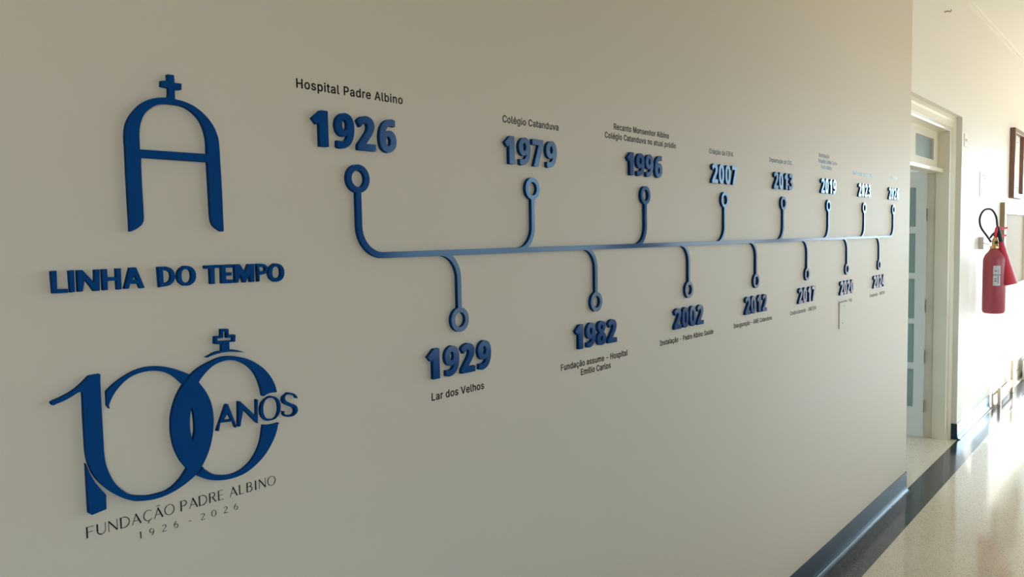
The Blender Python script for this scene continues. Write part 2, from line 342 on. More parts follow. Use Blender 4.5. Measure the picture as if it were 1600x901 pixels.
# outlines of the cut signs on the wall plane, metres (x along the wall, z up): outer outline, then holes
TRACE = {
 'A': [[[0.4823,1.5284],[0.4821,1.5488],[0.4819,1.5697],[0.4818,1.5894],[0.4817,1.6061],[0.4817,1.6162],[0.4818,1.6265],[0.4819,1.6363],[0.4819,1.6447],[0.4819,1.6502],[0.4817,1.6556],[0.4817,1.661],[0.4819,1.666],[0.4823,1.6704],[0.4829,1.6748],[0.4838,1.6791],[0.4851,1.6833],[0.4867,1.6872],[0.4887,1.691],[0.491,1.6948],[0.4935,1.6983],[0.4965,1.7021],[0.4998,1.7059],[0.5033,1.7095],[0.5069,1.7127],[0.5104,1.7153],[0.514,1.7176],[0.5173,1.7195],[0.5205,1.7212],[0.5232,1.7223],[0.5259,1.7231],[0.5288,1.7238],[0.5319,1.7245],[0.5347,1.725],[0.5374,1.7253],[0.5405,1.7257],[0.5478,1.7278],[0.5485,1.7411],[0.5373,1.7418],[0.5377,1.7499],[0.5478,1.752],[0.5476,1.7608],[0.5567,1.7607],[0.557,1.7495],[0.5676,1.7498],[0.5672,1.7406],[0.5569,1.7396],[0.5566,1.7255],[0.5603,1.725],[0.564,1.7246],[0.5678,1.7241],[0.5715,1.7233],[0.5753,1.7223],[0.5792,1.7211],[0.5831,1.7197],[0.5868,1.718],[0.5907,1.7158],[0.5947,1.7134],[0.5986,1.7106],[0.6022,1.7076],[0.6058,1.7042],[0.6093,1.7004],[0.6125,1.6964],[0.6153,1.6922],[0.6177,1.688],[0.6197,1.6836],[0.6214,1.679],[0.6227,1.6744],[0.6236,1.6699],[0.624,1.6653],[0.6242,1.6607],[0.6244,1.656],[0.6245,1.6508],[0.6246,1.6453],[0.6246,1.6396],[0.6247,1.634],[0.6249,1.6244],[0.6251,1.613],[0.6253,1.6008],[0.6255,1.5889],[0.6255,1.5747],[0.6255,1.5593],[0.6255,1.5432],[0.6255,1.5274],[0.6239,1.5274],[0.6223,1.5273],[0.6222,1.5273],[0.6222,1.5276],[0.621,1.5282],[0.6195,1.529],[0.6179,1.5301],[0.616,1.5313],[0.6141,1.5326],[0.6122,1.5342],[0.6105,1.5359],[0.6091,1.5378],[0.608,1.5402],[0.6072,1.5428],[0.6065,1.5456],[0.6062,1.5484],[0.6058,1.5564],[0.6057,1.5668],[0.6056,1.578],[0.6054,1.5888],[0.6053,1.5999],[0.6051,1.6116],[0.6049,1.6234],[0.6047,1.635],[0.5024,1.6353],[0.5017,1.6243],[0.5017,1.6135],[0.5016,1.6027],[0.5016,1.5921],[0.5017,1.5808],[0.5019,1.569],[0.502,1.5583],[0.502,1.5502],[0.5019,1.5484],[0.5018,1.5466],[0.5015,1.5447],[0.5011,1.543],[0.5004,1.5413],[0.4995,1.5395],[0.4984,1.5379],[0.4972,1.5365],[0.4956,1.5351],[0.4937,1.5338],[0.4917,1.5325],[0.4898,1.5314],[0.488,1.5305],[0.4861,1.5295],[0.4843,1.5287],[0.4827,1.5282],[0.4818,1.528],[0.4812,1.5281],[0.4802,1.5282]],[[0.5012,1.6468],[0.6049,1.6472],[0.6049,1.6528],[0.605,1.6585],[0.6049,1.6641],[0.6046,1.6692],[0.6041,1.6734],[0.6033,1.6776],[0.6023,1.6817],[0.601,1.6857],[0.5996,1.6895],[0.5979,1.6933],[0.596,1.6969],[0.5937,1.7002],[0.5911,1.7032],[0.5881,1.7061],[0.5849,1.7087],[0.5816,1.711],[0.578,1.713],[0.5741,1.7148],[0.5698,1.7162],[0.5653,1.7171],[0.5608,1.7175],[0.5562,1.7176],[0.5518,1.7175],[0.5478,1.7174],[0.5441,1.7171],[0.5402,1.7166],[0.5366,1.716],[0.5334,1.7151],[0.5303,1.7139],[0.5272,1.7125],[0.5242,1.7108],[0.5214,1.7089],[0.5186,1.7068],[0.5158,1.7044],[0.5132,1.7018],[0.5109,1.6992],[0.509,1.6963],[0.5074,1.6933],[0.506,1.6902],[0.5049,1.6871],[0.5038,1.6836],[0.503,1.6799],[0.5023,1.6761],[0.5017,1.6725],[0.5014,1.6693],[0.5013,1.6661],[0.5013,1.6629],[0.5013,1.6597],[0.5012,1.6564],[0.5012,1.6532],[0.5012,1.65]]],
 'one_zero': [[[0.3664,1.2988],[0.37,1.3005],[0.3744,1.3017],[0.3787,1.3031],[0.3842,1.3053],[0.3902,1.3078],[0.3956,1.3105],[0.3999,1.3134],[0.4041,1.3165],[0.4079,1.3196],[0.4109,1.3222],[0.4138,1.3249],[0.4167,1.3276],[0.4308,1.328],[0.4301,1.3158],[0.43,1.3033],[0.43,1.2908],[0.43,1.2708],[0.4301,1.2484],[0.4302,1.2313],[0.4301,1.2277],[0.4301,1.2241],[0.4301,1.2204],[0.4302,1.2151],[0.4305,1.209],[0.4311,1.2029],[0.4321,1.1972],[0.4335,1.1915],[0.4352,1.1859],[0.4375,1.1798],[0.4401,1.1735],[0.4431,1.1677],[0.4464,1.1628],[0.4502,1.1582],[0.454,1.1541],[0.4575,1.1506],[0.4614,1.1475],[0.4652,1.1449],[0.469,1.143],[0.4729,1.1415],[0.4771,1.1402],[0.4819,1.1388],[0.4871,1.1375],[0.4922,1.1367],[0.4985,1.1364],[0.5055,1.1363],[0.5123,1.1366],[0.5176,1.1375],[0.5223,1.1392],[0.5268,1.1414],[0.5313,1.1443],[0.5356,1.1477],[0.5397,1.1514],[0.5431,1.1553],[0.5464,1.1594],[0.5496,1.1636],[0.546,1.169],[0.5424,1.1744],[0.5393,1.1799],[0.5363,1.1866],[0.5336,1.1938],[0.5314,1.2011],[0.5299,1.2085],[0.5288,1.216],[0.5281,1.2229],[0.528,1.2292],[0.5282,1.2355],[0.5284,1.2404],[0.5285,1.2421],[0.5285,1.2439],[0.5288,1.2457],[0.5295,1.2496],[0.5305,1.2545],[0.5318,1.2593],[0.5338,1.2653],[0.5363,1.2718],[0.5391,1.2779],[0.5421,1.2833],[0.5455,1.2885],[0.5492,1.2934],[0.5536,1.2983],[0.5584,1.303],[0.563,1.3072],[0.5671,1.3104],[0.5715,1.3135],[0.5761,1.3161],[0.5812,1.3184],[0.5863,1.3205],[0.5914,1.3223],[0.5959,1.3238],[0.6003,1.3253],[0.6044,1.3265],[0.6084,1.3275],[0.6125,1.3282],[0.6165,1.3285],[0.6204,1.3286],[0.6244,1.3284],[0.6287,1.3279],[0.6334,1.3272],[0.6381,1.3262],[0.6428,1.325],[0.6475,1.3236],[0.6523,1.3219],[0.657,1.32],[0.6618,1.3175],[0.6666,1.3147],[0.6714,1.3116],[0.6763,1.3081],[0.6812,1.3042],[0.6858,1.3],[0.69,1.2956],[0.6939,1.2909],[0.6974,1.286],[0.7007,1.2805],[0.7036,1.2748],[0.7059,1.2694],[0.7072,1.2651],[0.7081,1.2608],[0.709,1.2564],[0.7046,1.2568],[0.7003,1.2572],[0.6961,1.2572],[0.692,1.2565],[0.6879,1.2554],[0.6851,1.2539],[0.6832,1.2541],[0.6823,1.2593],[0.6813,1.2646],[0.6801,1.2698],[0.6784,1.2756],[0.6764,1.2816],[0.6741,1.2871],[0.6717,1.2919],[0.6689,1.2964],[0.6658,1.3006],[0.6623,1.3044],[0.6585,1.3079],[0.6545,1.311],[0.6502,1.3138],[0.6451,1.3165],[0.64,1.3186],[0.6352,1.3202],[0.6303,1.3214],[0.6256,1.3221],[0.6219,1.3223],[0.6181,1.3221],[0.6144,1.3216],[0.6099,1.3208],[0.605,1.3195],[0.6005,1.3179],[0.5966,1.3159],[0.5929,1.3136],[0.5894,1.3111],[0.5859,1.3082],[0.5826,1.3051],[0.5796,1.3022],[0.5774,1.2997],[0.5753,1.2971],[0.5733,1.2944],[0.5772,1.2888],[0.5812,1.2831],[0.5847,1.2772],[0.5876,1.2711],[0.5902,1.2648],[0.5922,1.2583],[0.5936,1.2511],[0.5945,1.2435],[0.595,1.2372],[0.5951,1.2338],[0.595,1.2303],[0.5947,1.2269],[0.5941,1.2206],[0.5932,1.2131],[0.5918,1.2057],[0.5898,1.1979],[0.5872,1.1897],[0.5841,1.182],[0.5803,1.1744],[0.576,1.1673],[0.572,1.1613],[0.5689,1.1574],[0.5655,1.1539],[0.5617,1.1508],[0.5563,1.1472],[0.55,1.1437],[0.5437,1.1406],[0.5377,1.138],[0.5317,1.1357],[0.5257,1.1338],[0.5199,1.1324],[0.514,1.1313],[0.5082,1.1306],[0.5026,1.1303],[0.4969,1.1302],[0.4913,1.1306],[0.4856,1.1314],[0.4799,1.1325],[0.475,1.1336],[0.4722,1.1342],[0.4694,1.135],[0.4665,1.1361],[0.4621,1.1384],[0.4572,1.1411],[0.4525,1.1441],[0.4479,1.1476],[0.4433,1.1513],[0.4385,1.1556],[0.4339,1.1604],[0.4295,1.1655],[0.4255,1.1705],[0.4221,1.1751],[0.419,1.1799],[0.4163,1.1849],[0.4138,1.1905],[0.4117,1.1965],[0.4099,1.2023],[0.4086,1.2078],[0.4077,1.2133],[0.4071,1.2188],[0.4068,1.2245],[0.4068,1.2302],[0.4068,1.236],[0.4067,1.2465],[0.4066,1.259],[0.4066,1.2716],[0.4067,1.2835],[0.4069,1.2954],[0.407,1.3074],[0.4003,1.3069],[0.3967,1.3049],[0.3932,1.303],[0.3893,1.3012],[0.3853,1.2995],[0.3813,1.298],[0.3773,1.2969],[0.3732,1.296],[0.37,1.2946],[0.3682,1.2947]],[[0.5602,1.2602],[0.559,1.2541],[0.5578,1.248],[0.5568,1.2419],[0.5563,1.2354],[0.5561,1.2287],[0.5563,1.222],[0.5572,1.2149],[0.5586,1.2075],[0.56,1.2002],[0.5616,1.2059],[0.5632,1.2117],[0.5644,1.2173],[0.5649,1.2226],[0.5651,1.228],[0.565,1.2333],[0.5648,1.2385],[0.5644,1.2437],[0.5638,1.2486],[0.5628,1.2525],[0.5615,1.2564]]],
 'zero_arc': [[[0.4384,1.3016],[0.4413,1.3042],[0.4443,1.3068],[0.4473,1.3093],[0.4505,1.3117],[0.4544,1.3142],[0.4588,1.3167],[0.4633,1.3191],[0.4676,1.3212],[0.4714,1.3228],[0.4752,1.3244],[0.479,1.3256],[0.4827,1.3267],[0.4864,1.3275],[0.4901,1.3281],[0.4938,1.3284],[0.4977,1.3286],[0.5015,1.3286],[0.5053,1.3284],[0.5091,1.328],[0.513,1.3275],[0.5171,1.3267],[0.5212,1.3258],[0.5254,1.3247],[0.5295,1.3234],[0.5337,1.3218],[0.538,1.3199],[0.5422,1.318],[0.5462,1.316],[0.5497,1.3143],[0.5531,1.3124],[0.5566,1.3105],[0.5601,1.3086],[0.5493,1.2946],[0.5464,1.2979],[0.5434,1.3013],[0.5405,1.3045],[0.5377,1.3073],[0.5351,1.3096],[0.5324,1.3117],[0.5294,1.3137],[0.526,1.3156],[0.5222,1.3173],[0.5183,1.3188],[0.5144,1.32],[0.5106,1.321],[0.5068,1.3218],[0.5032,1.3223],[0.4998,1.3225],[0.4964,1.3225],[0.493,1.3224],[0.4896,1.3221],[0.4863,1.3217],[0.483,1.321],[0.4796,1.3201],[0.4762,1.3191],[0.4729,1.3178],[0.4697,1.3162],[0.4665,1.3143],[0.4634,1.3122],[0.4604,1.3098],[0.4576,1.3073],[0.4547,1.3044],[0.4519,1.3012],[0.4492,1.2979],[0.4468,1.2944],[0.4446,1.2905],[0.4426,1.2863],[0.4407,1.282],[0.4414,1.2764],[0.4383,1.2816]]],
 'zero_base': [[[0.6822,1.205],[0.6804,1.2061],[0.6827,1.2054],[0.6851,1.2048],[0.688,1.204],[0.691,1.2035],[0.6939,1.2031],[0.6967,1.2029],[0.6996,1.2028],[0.7028,1.2027],[0.7061,1.2028],[0.7094,1.2029],[0.7126,1.2031],[0.7095,1.2004],[0.7088,1.1968],[0.7079,1.1932],[0.7067,1.1897],[0.7049,1.1856],[0.7028,1.1813],[0.7004,1.177],[0.6978,1.1729],[0.695,1.1687],[0.692,1.1646],[0.6888,1.1607],[0.6853,1.157],[0.6815,1.1533],[0.6775,1.1499],[0.6732,1.1466],[0.6688,1.1436],[0.664,1.1406],[0.6588,1.1379],[0.6536,1.1354],[0.6485,1.1334],[0.6437,1.132],[0.6388,1.131],[0.6338,1.1303],[0.6289,1.1298],[0.6241,1.1297],[0.6191,1.1298],[0.6143,1.1301],[0.61,1.1305],[0.6067,1.131],[0.6034,1.1316],[0.6002,1.1323],[0.5971,1.133],[0.5941,1.1338],[0.5911,1.1347],[0.5881,1.1357],[0.5853,1.1368],[0.5827,1.1379],[0.5801,1.1391],[0.5776,1.1404],[0.5752,1.1417],[0.5726,1.1434],[0.5699,1.1453],[0.5671,1.1473],[0.5648,1.149],[0.576,1.1591],[0.5745,1.159],[0.5766,1.1568],[0.5786,1.1546],[0.5808,1.1526],[0.5832,1.1505],[0.5857,1.1484],[0.5882,1.1464],[0.5908,1.1447],[0.5933,1.1433],[0.5958,1.142],[0.5985,1.1409],[0.6011,1.14],[0.6044,1.139],[0.6082,1.138],[0.6123,1.1371],[0.6163,1.1364],[0.6202,1.1361],[0.6241,1.1361],[0.628,1.1364],[0.6316,1.1369],[0.6354,1.1378],[0.639,1.1389],[0.6425,1.1403],[0.6459,1.1419],[0.6493,1.1438],[0.6527,1.146],[0.656,1.1485],[0.659,1.1512],[0.6619,1.1542],[0.6647,1.1575],[0.6673,1.161],[0.6696,1.1646],[0.6717,1.1683],[0.6737,1.1722],[0.6754,1.1761],[0.6768,1.1802],[0.6783,1.1858],[0.6796,1.192],[0.6809,1.1986]]],
 'foot': [[[0.4061,1.2045],[0.4055,1.2056],[0.4068,1.2015],[0.408,1.1974],[0.4093,1.1933],[0.4107,1.1893],[0.4122,1.1855],[0.4137,1.1818],[0.4154,1.178],[0.4173,1.1744],[0.42,1.1699],[0.4231,1.1651],[0.4264,1.1601],[0.4297,1.1552],[0.4291,1.1345],[0.4097,1.1315],[0.4062,1.1347]]],
 'cross': [[[0.5875,1.3312],[0.5904,1.3323],[0.5933,1.3335],[0.5961,1.3346],[0.5986,1.3357],[0.6014,1.3367],[0.6047,1.3375],[0.6085,1.3381],[0.6143,1.3382],[0.6148,1.349],[0.603,1.3506],[0.6036,1.3623],[0.614,1.3618],[0.6145,1.3729],[0.6265,1.3722],[0.6266,1.3623],[0.6382,1.3617],[0.6371,1.3504],[0.6269,1.3508],[0.6264,1.3387],[0.6295,1.3382],[0.6327,1.3377],[0.6358,1.3372],[0.639,1.3364],[0.6424,1.3353],[0.646,1.334],[0.6495,1.3326],[0.6542,1.3309],[0.651,1.3316],[0.6478,1.3323],[0.6444,1.333],[0.6408,1.3337],[0.6362,1.3344],[0.6314,1.335],[0.6266,1.3355],[0.622,1.3357],[0.6178,1.3357],[0.6136,1.3355],[0.6095,1.3351],[0.6054,1.3346],[0.6013,1.3338],[0.5971,1.333],[0.593,1.332],[0.59,1.3308]],[[0.6072,1.359],[0.6167,1.3587],[0.6174,1.3692],[0.6237,1.368],[0.6235,1.3579],[0.6344,1.3576],[0.6338,1.3526],[0.6074,1.3543]]],
 'an_A': [[[0.6004,1.2119],[0.6175,1.251],[0.6204,1.2516],[0.6336,1.2134],[0.6326,1.2106],[0.6284,1.2222],[0.6062,1.2242],[0.6032,1.2113]],[[0.62,1.2383],[0.6262,1.2254],[0.6112,1.2262]]],
 'an_N': [[[0.6392,1.2521],[0.642,1.2522],[0.6702,1.2215],[0.6712,1.25],[0.6733,1.2501],[0.6716,1.2114],[0.6719,1.21],[0.6467,1.2393],[0.6404,1.2126],[0.6376,1.2111]]],
 'an_O': [[[0.7154,1.2298],[0.715,1.226],[0.7141,1.2227],[0.7128,1.2198],[0.711,1.2172],[0.7089,1.2151],[0.7064,1.2133],[0.7035,1.2119],[0.7004,1.2111],[0.697,1.2107],[0.693,1.2108],[0.6903,1.2108],[0.6889,1.211],[0.6878,1.2116],[0.6856,1.2131],[0.6833,1.2153],[0.6814,1.2178],[0.68,1.2206],[0.6789,1.2236],[0.6784,1.2269],[0.6783,1.2307],[0.6787,1.2345],[0.6796,1.2377],[0.6808,1.2406],[0.6825,1.2431],[0.6846,1.2453],[0.6871,1.2471],[0.6899,1.2485],[0.6927,1.2496],[0.6945,1.2506],[0.6968,1.2512],[0.6994,1.2513],[0.7021,1.2506],[0.7052,1.2493],[0.7079,1.2475],[0.7102,1.2454],[0.7122,1.2429],[0.7137,1.2401],[0.7147,1.237],[0.7153,1.2337]],[[0.7124,1.2281],[0.712,1.224],[0.7112,1.2206],[0.71,1.2176],[0.7084,1.2152],[0.7065,1.2132],[0.7044,1.2119],[0.7018,1.2113],[0.6961,1.2125],[0.691,1.2141],[0.6887,1.2152],[0.6867,1.217],[0.6851,1.2192],[0.6838,1.2219],[0.6829,1.225],[0.6824,1.2285],[0.6824,1.2325],[0.6828,1.2365],[0.6836,1.2399],[0.6847,1.2428],[0.6862,1.2452],[0.6881,1.2472],[0.6902,1.2485],[0.6925,1.2492],[0.6956,1.2492],[0.7016,1.2475],[0.7059,1.2456],[0.7079,1.2439],[0.7096,1.2417],[0.7109,1.2389],[0.7118,1.2358],[0.7123,1.2323]]],
 'an_S': [[[0.7493,1.2387],[0.7467,1.2395],[0.7463,1.2406],[0.7459,1.2417],[0.7453,1.2428],[0.7445,1.2437],[0.7431,1.2447],[0.7399,1.2462],[0.7366,1.2475],[0.7331,1.2486],[0.7301,1.2492],[0.7285,1.249],[0.727,1.2486],[0.7258,1.248],[0.7251,1.2469],[0.7246,1.2455],[0.7244,1.244],[0.7244,1.2425],[0.7248,1.2411],[0.7256,1.2397],[0.7266,1.2384],[0.7277,1.2373],[0.7296,1.236],[0.732,1.2346],[0.7346,1.2333],[0.7369,1.232],[0.7391,1.2309],[0.7413,1.2299],[0.7433,1.2288],[0.7451,1.2274],[0.7464,1.2259],[0.7476,1.2241],[0.7483,1.2223],[0.7487,1.2205],[0.7487,1.2187],[0.7482,1.2168],[0.7474,1.2151],[0.7463,1.2136],[0.7447,1.2123],[0.7428,1.2112],[0.7406,1.2104],[0.7383,1.2098],[0.7358,1.2096],[0.7331,1.2098],[0.7304,1.2101],[0.7286,1.2102],[0.7272,1.2105],[0.7257,1.2109],[0.7246,1.2114],[0.7242,1.2118],[0.7229,1.2128],[0.7218,1.2141],[0.7208,1.2155],[0.7198,1.2168],[0.7234,1.2208],[0.7188,1.2215],[0.7198,1.2199],[0.7209,1.2183],[0.7222,1.217],[0.7236,1.2159],[0.7252,1.2149],[0.7268,1.2142],[0.7312,1.2127],[0.7351,1.2119],[0.7378,1.2119],[0.7395,1.2126],[0.7408,1.2134],[0.7418,1.2143],[0.7426,1.2155],[0.743,1.2169],[0.7432,1.2182],[0.743,1.2196],[0.7425,1.2211],[0.7417,1.2226],[0.7407,1.2239],[0.7392,1.2251],[0.7362,1.2266],[0.7336,1.2279],[0.7316,1.229],[0.7293,1.2302],[0.727,1.2313],[0.7261,1.2319],[0.7246,1.2331],[0.7231,1.2344],[0.7218,1.2358],[0.7208,1.2374],[0.7201,1.239],[0.72,1.2408],[0.7201,1.2427],[0.7207,1.2445],[0.7216,1.246],[0.7231,1.2473],[0.725,1.2484],[0.7272,1.2493],[0.7288,1.2501],[0.7295,1.2509],[0.7304,1.2515],[0.7316,1.2517],[0.7331,1.2516],[0.7355,1.251],[0.738,1.2502],[0.7403,1.2493],[0.7424,1.2483],[0.7438,1.2473],[0.7451,1.2461],[0.7463,1.2448],[0.7476,1.2436]]],
 'L': [[[0.3759,1.4754],[0.3824,1.4758],[0.3818,1.451],[0.3952,1.4504],[0.3951,1.4452],[0.3766,1.4454]]],
 'I': [[[0.398,1.4752],[0.404,1.4756],[0.4039,1.4458],[0.3985,1.4453]]],
 'N': [[[0.4086,1.4751],[0.4148,1.4753],[0.4305,1.4558],[0.431,1.4749],[0.4371,1.4751],[0.4359,1.4456],[0.4289,1.4453],[0.4175,1.4639],[0.4136,1.446],[0.4084,1.4457]]],
 'H': [[[0.441,1.4751],[0.447,1.4754],[0.4471,1.4637],[0.4597,1.4633],[0.4598,1.4755],[0.4659,1.4756],[0.4655,1.4456],[0.4599,1.4453],[0.4599,1.4583],[0.447,1.4588],[0.4468,1.4458],[0.4411,1.4456]]],
 'A2': [[[0.4701,1.4458],[0.4789,1.4759],[0.4873,1.4761],[0.4981,1.4458],[0.4922,1.4453],[0.4899,1.4522],[0.4777,1.4526],[0.4753,1.4458]],[[0.4861,1.4653],[0.4885,1.4582],[0.4807,1.4583]]],
 'D': [[[0.5194,1.4753],[0.5194,1.4755],[0.5233,1.4755],[0.5269,1.4755],[0.5332,1.4753],[0.5332,1.4754],[0.5332,1.4754],[0.5332,1.4754],[0.5332,1.4755],[0.5306,1.4753],[0.5328,1.4748],[0.5353,1.4741],[0.5373,1.4732],[0.5389,1.4721],[0.5403,1.4707],[0.5416,1.4692],[0.5425,1.4676],[0.5433,1.4659],[0.5437,1.464],[0.544,1.4621],[0.544,1.4603],[0.5438,1.4584],[0.5434,1.4566],[0.5427,1.4548],[0.5418,1.4531],[0.5407,1.4516],[0.5393,1.4502],[0.5378,1.449],[0.5361,1.448],[0.5342,1.4473],[0.532,1.4468],[0.5298,1.4464],[0.5276,1.4461],[0.5249,1.4459],[0.522,1.4458],[0.5191,1.4457],[0.5203,1.4451]],[[0.5261,1.4705],[0.5265,1.4705],[0.5268,1.4706],[0.5284,1.4706],[0.5305,1.4704],[0.5319,1.4699],[0.5342,1.4692],[0.5359,1.4682],[0.537,1.4671],[0.5377,1.4656],[0.5382,1.4639],[0.5385,1.4621],[0.5385,1.4604],[0.5383,1.4586],[0.5379,1.4569],[0.5372,1.4552],[0.5364,1.4538],[0.5351,1.4527],[0.5335,1.4519],[0.5314,1.4513],[0.5303,1.4508],[0.529,1.4509],[0.5264,1.4512],[0.5263,1.4512],[0.5263,1.4512]]],
 'O': [[[0.5768,1.4595],[0.5765,1.4567],[0.5758,1.4543],[0.5748,1.4521],[0.5734,1.4502],[0.5718,1.4485],[0.5698,1.4472],[0.5676,1.4461],[0.5652,1.4454],[0.5626,1.4451],[0.56,1.445],[0.5583,1.4452],[0.557,1.4458],[0.5559,1.4466],[0.554,1.4479],[0.5522,1.4494],[0.5507,1.4512],[0.5496,1.4532],[0.5488,1.4555],[0.5484,1.4579],[0.5484,1.4607],[0.5487,1.4635],[0.5493,1.4659],[0.5503,1.4681],[0.5516,1.47],[0.5533,1.4716],[0.5552,1.473],[0.5572,1.4741],[0.5583,1.4749],[0.5597,1.4754],[0.5615,1.4755],[0.564,1.4752],[0.5666,1.4746],[0.5689,1.4737],[0.571,1.4725],[0.5728,1.4709],[0.5743,1.4691],[0.5755,1.4671],[0.5763,1.4648],[0.5768,1.4624]],[[0.5705,1.4597],[0.5703,1.4573],[0.5699,1.4553],[0.5693,1.4536],[0.5685,1.4521],[0.5675,1.4509],[0.5665,1.4501],[0.5646,1.4497],[0.5606,1.4499],[0.5581,1.4502],[0.557,1.4508],[0.556,1.4518],[0.5552,1.453],[0.5546,1.4545],[0.5541,1.4563],[0.5539,1.4583],[0.5539,1.4606],[0.5541,1.463],[0.5545,1.4649],[0.5551,1.4666],[0.5559,1.4681],[0.5568,1.4692],[0.5579,1.4701],[0.5591,1.4706],[0.5616,1.4706],[0.5656,1.4702],[0.5674,1.4695],[0.5684,1.4686],[0.5692,1.4674],[0.5698,1.4658],[0.5703,1.464],[0.5705,1.462]]],
 'T': [[[0.5922,1.4746],[0.6163,1.4749],[0.616,1.4701],[0.6075,1.4701],[0.6069,1.4454],[0.6008,1.4453],[0.6009,1.4697],[0.5922,1.4697]]],
 'E': [[[0.6198,1.4746],[0.6381,1.4748],[0.6377,1.4697],[0.6258,1.4697],[0.6261,1.4623],[0.6361,1.4622],[0.6358,1.457],[0.6259,1.457],[0.6265,1.4506],[0.6384,1.4504],[0.638,1.445],[0.6194,1.4452]]],
 'M': [[[0.6424,1.4743],[0.6507,1.4747],[0.6603,1.4596],[0.6667,1.4741],[0.6764,1.474],[0.6756,1.445],[0.6689,1.4447],[0.6692,1.4605],[0.6601,1.4448],[0.6568,1.4446],[0.652,1.4606],[0.6467,1.4451],[0.6423,1.4448]]],
 'P': [[[0.6822,1.4738],[0.6816,1.474],[0.6859,1.4741],[0.6895,1.474],[0.6925,1.4737],[0.6944,1.4731],[0.6962,1.4722],[0.6978,1.4711],[0.699,1.4699],[0.6998,1.4685],[0.7002,1.467],[0.7004,1.4654],[0.7002,1.4639],[0.6998,1.4623],[0.6992,1.4607],[0.6983,1.4592],[0.697,1.458],[0.6952,1.4571],[0.6929,1.4565],[0.6906,1.4561],[0.6888,1.4558],[0.688,1.4556],[0.6872,1.4556],[0.6864,1.4556],[0.6855,1.4556],[0.6851,1.4451],[0.6827,1.4446]],[[0.685,1.4687],[0.6863,1.4687],[0.6881,1.4686],[0.692,1.4684],[0.6955,1.4679],[0.6963,1.4673],[0.697,1.4664],[0.6974,1.4654],[0.6976,1.4645],[0.6974,1.4636],[0.6968,1.4627],[0.6961,1.4619],[0.6952,1.4613],[0.6926,1.4611],[0.6889,1.4612],[0.6872,1.4612],[0.6859,1.4611]]],
 'O2': [[[0.7321,1.4573],[0.7318,1.4545],[0.7311,1.452],[0.73,1.4498],[0.7286,1.4479],[0.7269,1.4462],[0.7249,1.4449],[0.7226,1.4438],[0.72,1.4431],[0.7173,1.4427],[0.7148,1.4427],[0.7133,1.4429],[0.7123,1.4434],[0.7114,1.4442],[0.7092,1.4455],[0.7074,1.4471],[0.7058,1.4489],[0.7046,1.4509],[0.7038,1.4532],[0.7033,1.4557],[0.7033,1.4585],[0.7036,1.4614],[0.7043,1.4638],[0.7053,1.466],[0.7067,1.4679],[0.7084,1.4696],[0.7104,1.4709],[0.7126,1.472],[0.7136,1.4729],[0.7146,1.4734],[0.7161,1.4735],[0.7186,1.4732],[0.7213,1.4726],[0.7238,1.4717],[0.726,1.4704],[0.7279,1.4689],[0.7294,1.4671],[0.7307,1.465],[0.7315,1.4627],[0.732,1.4602]],[[0.7265,1.4579],[0.7263,1.4557],[0.7259,1.4538],[0.7253,1.4522],[0.7245,1.4508],[0.7236,1.4497],[0.7226,1.449],[0.7208,1.4486],[0.716,1.4488],[0.7131,1.4491],[0.712,1.4497],[0.711,1.4505],[0.7103,1.4517],[0.7096,1.4531],[0.7092,1.4548],[0.709,1.4566],[0.709,1.4588],[0.7092,1.461],[0.7096,1.4628],[0.7101,1.4644],[0.7109,1.4657],[0.7118,1.4668],[0.7128,1.4676],[0.7139,1.4681],[0.7169,1.4681],[0.7217,1.4677],[0.7234,1.4671],[0.7243,1.4662],[0.7251,1.4651],[0.7258,1.4636],[0.7262,1.462],[0.7264,1.4601]]],
}
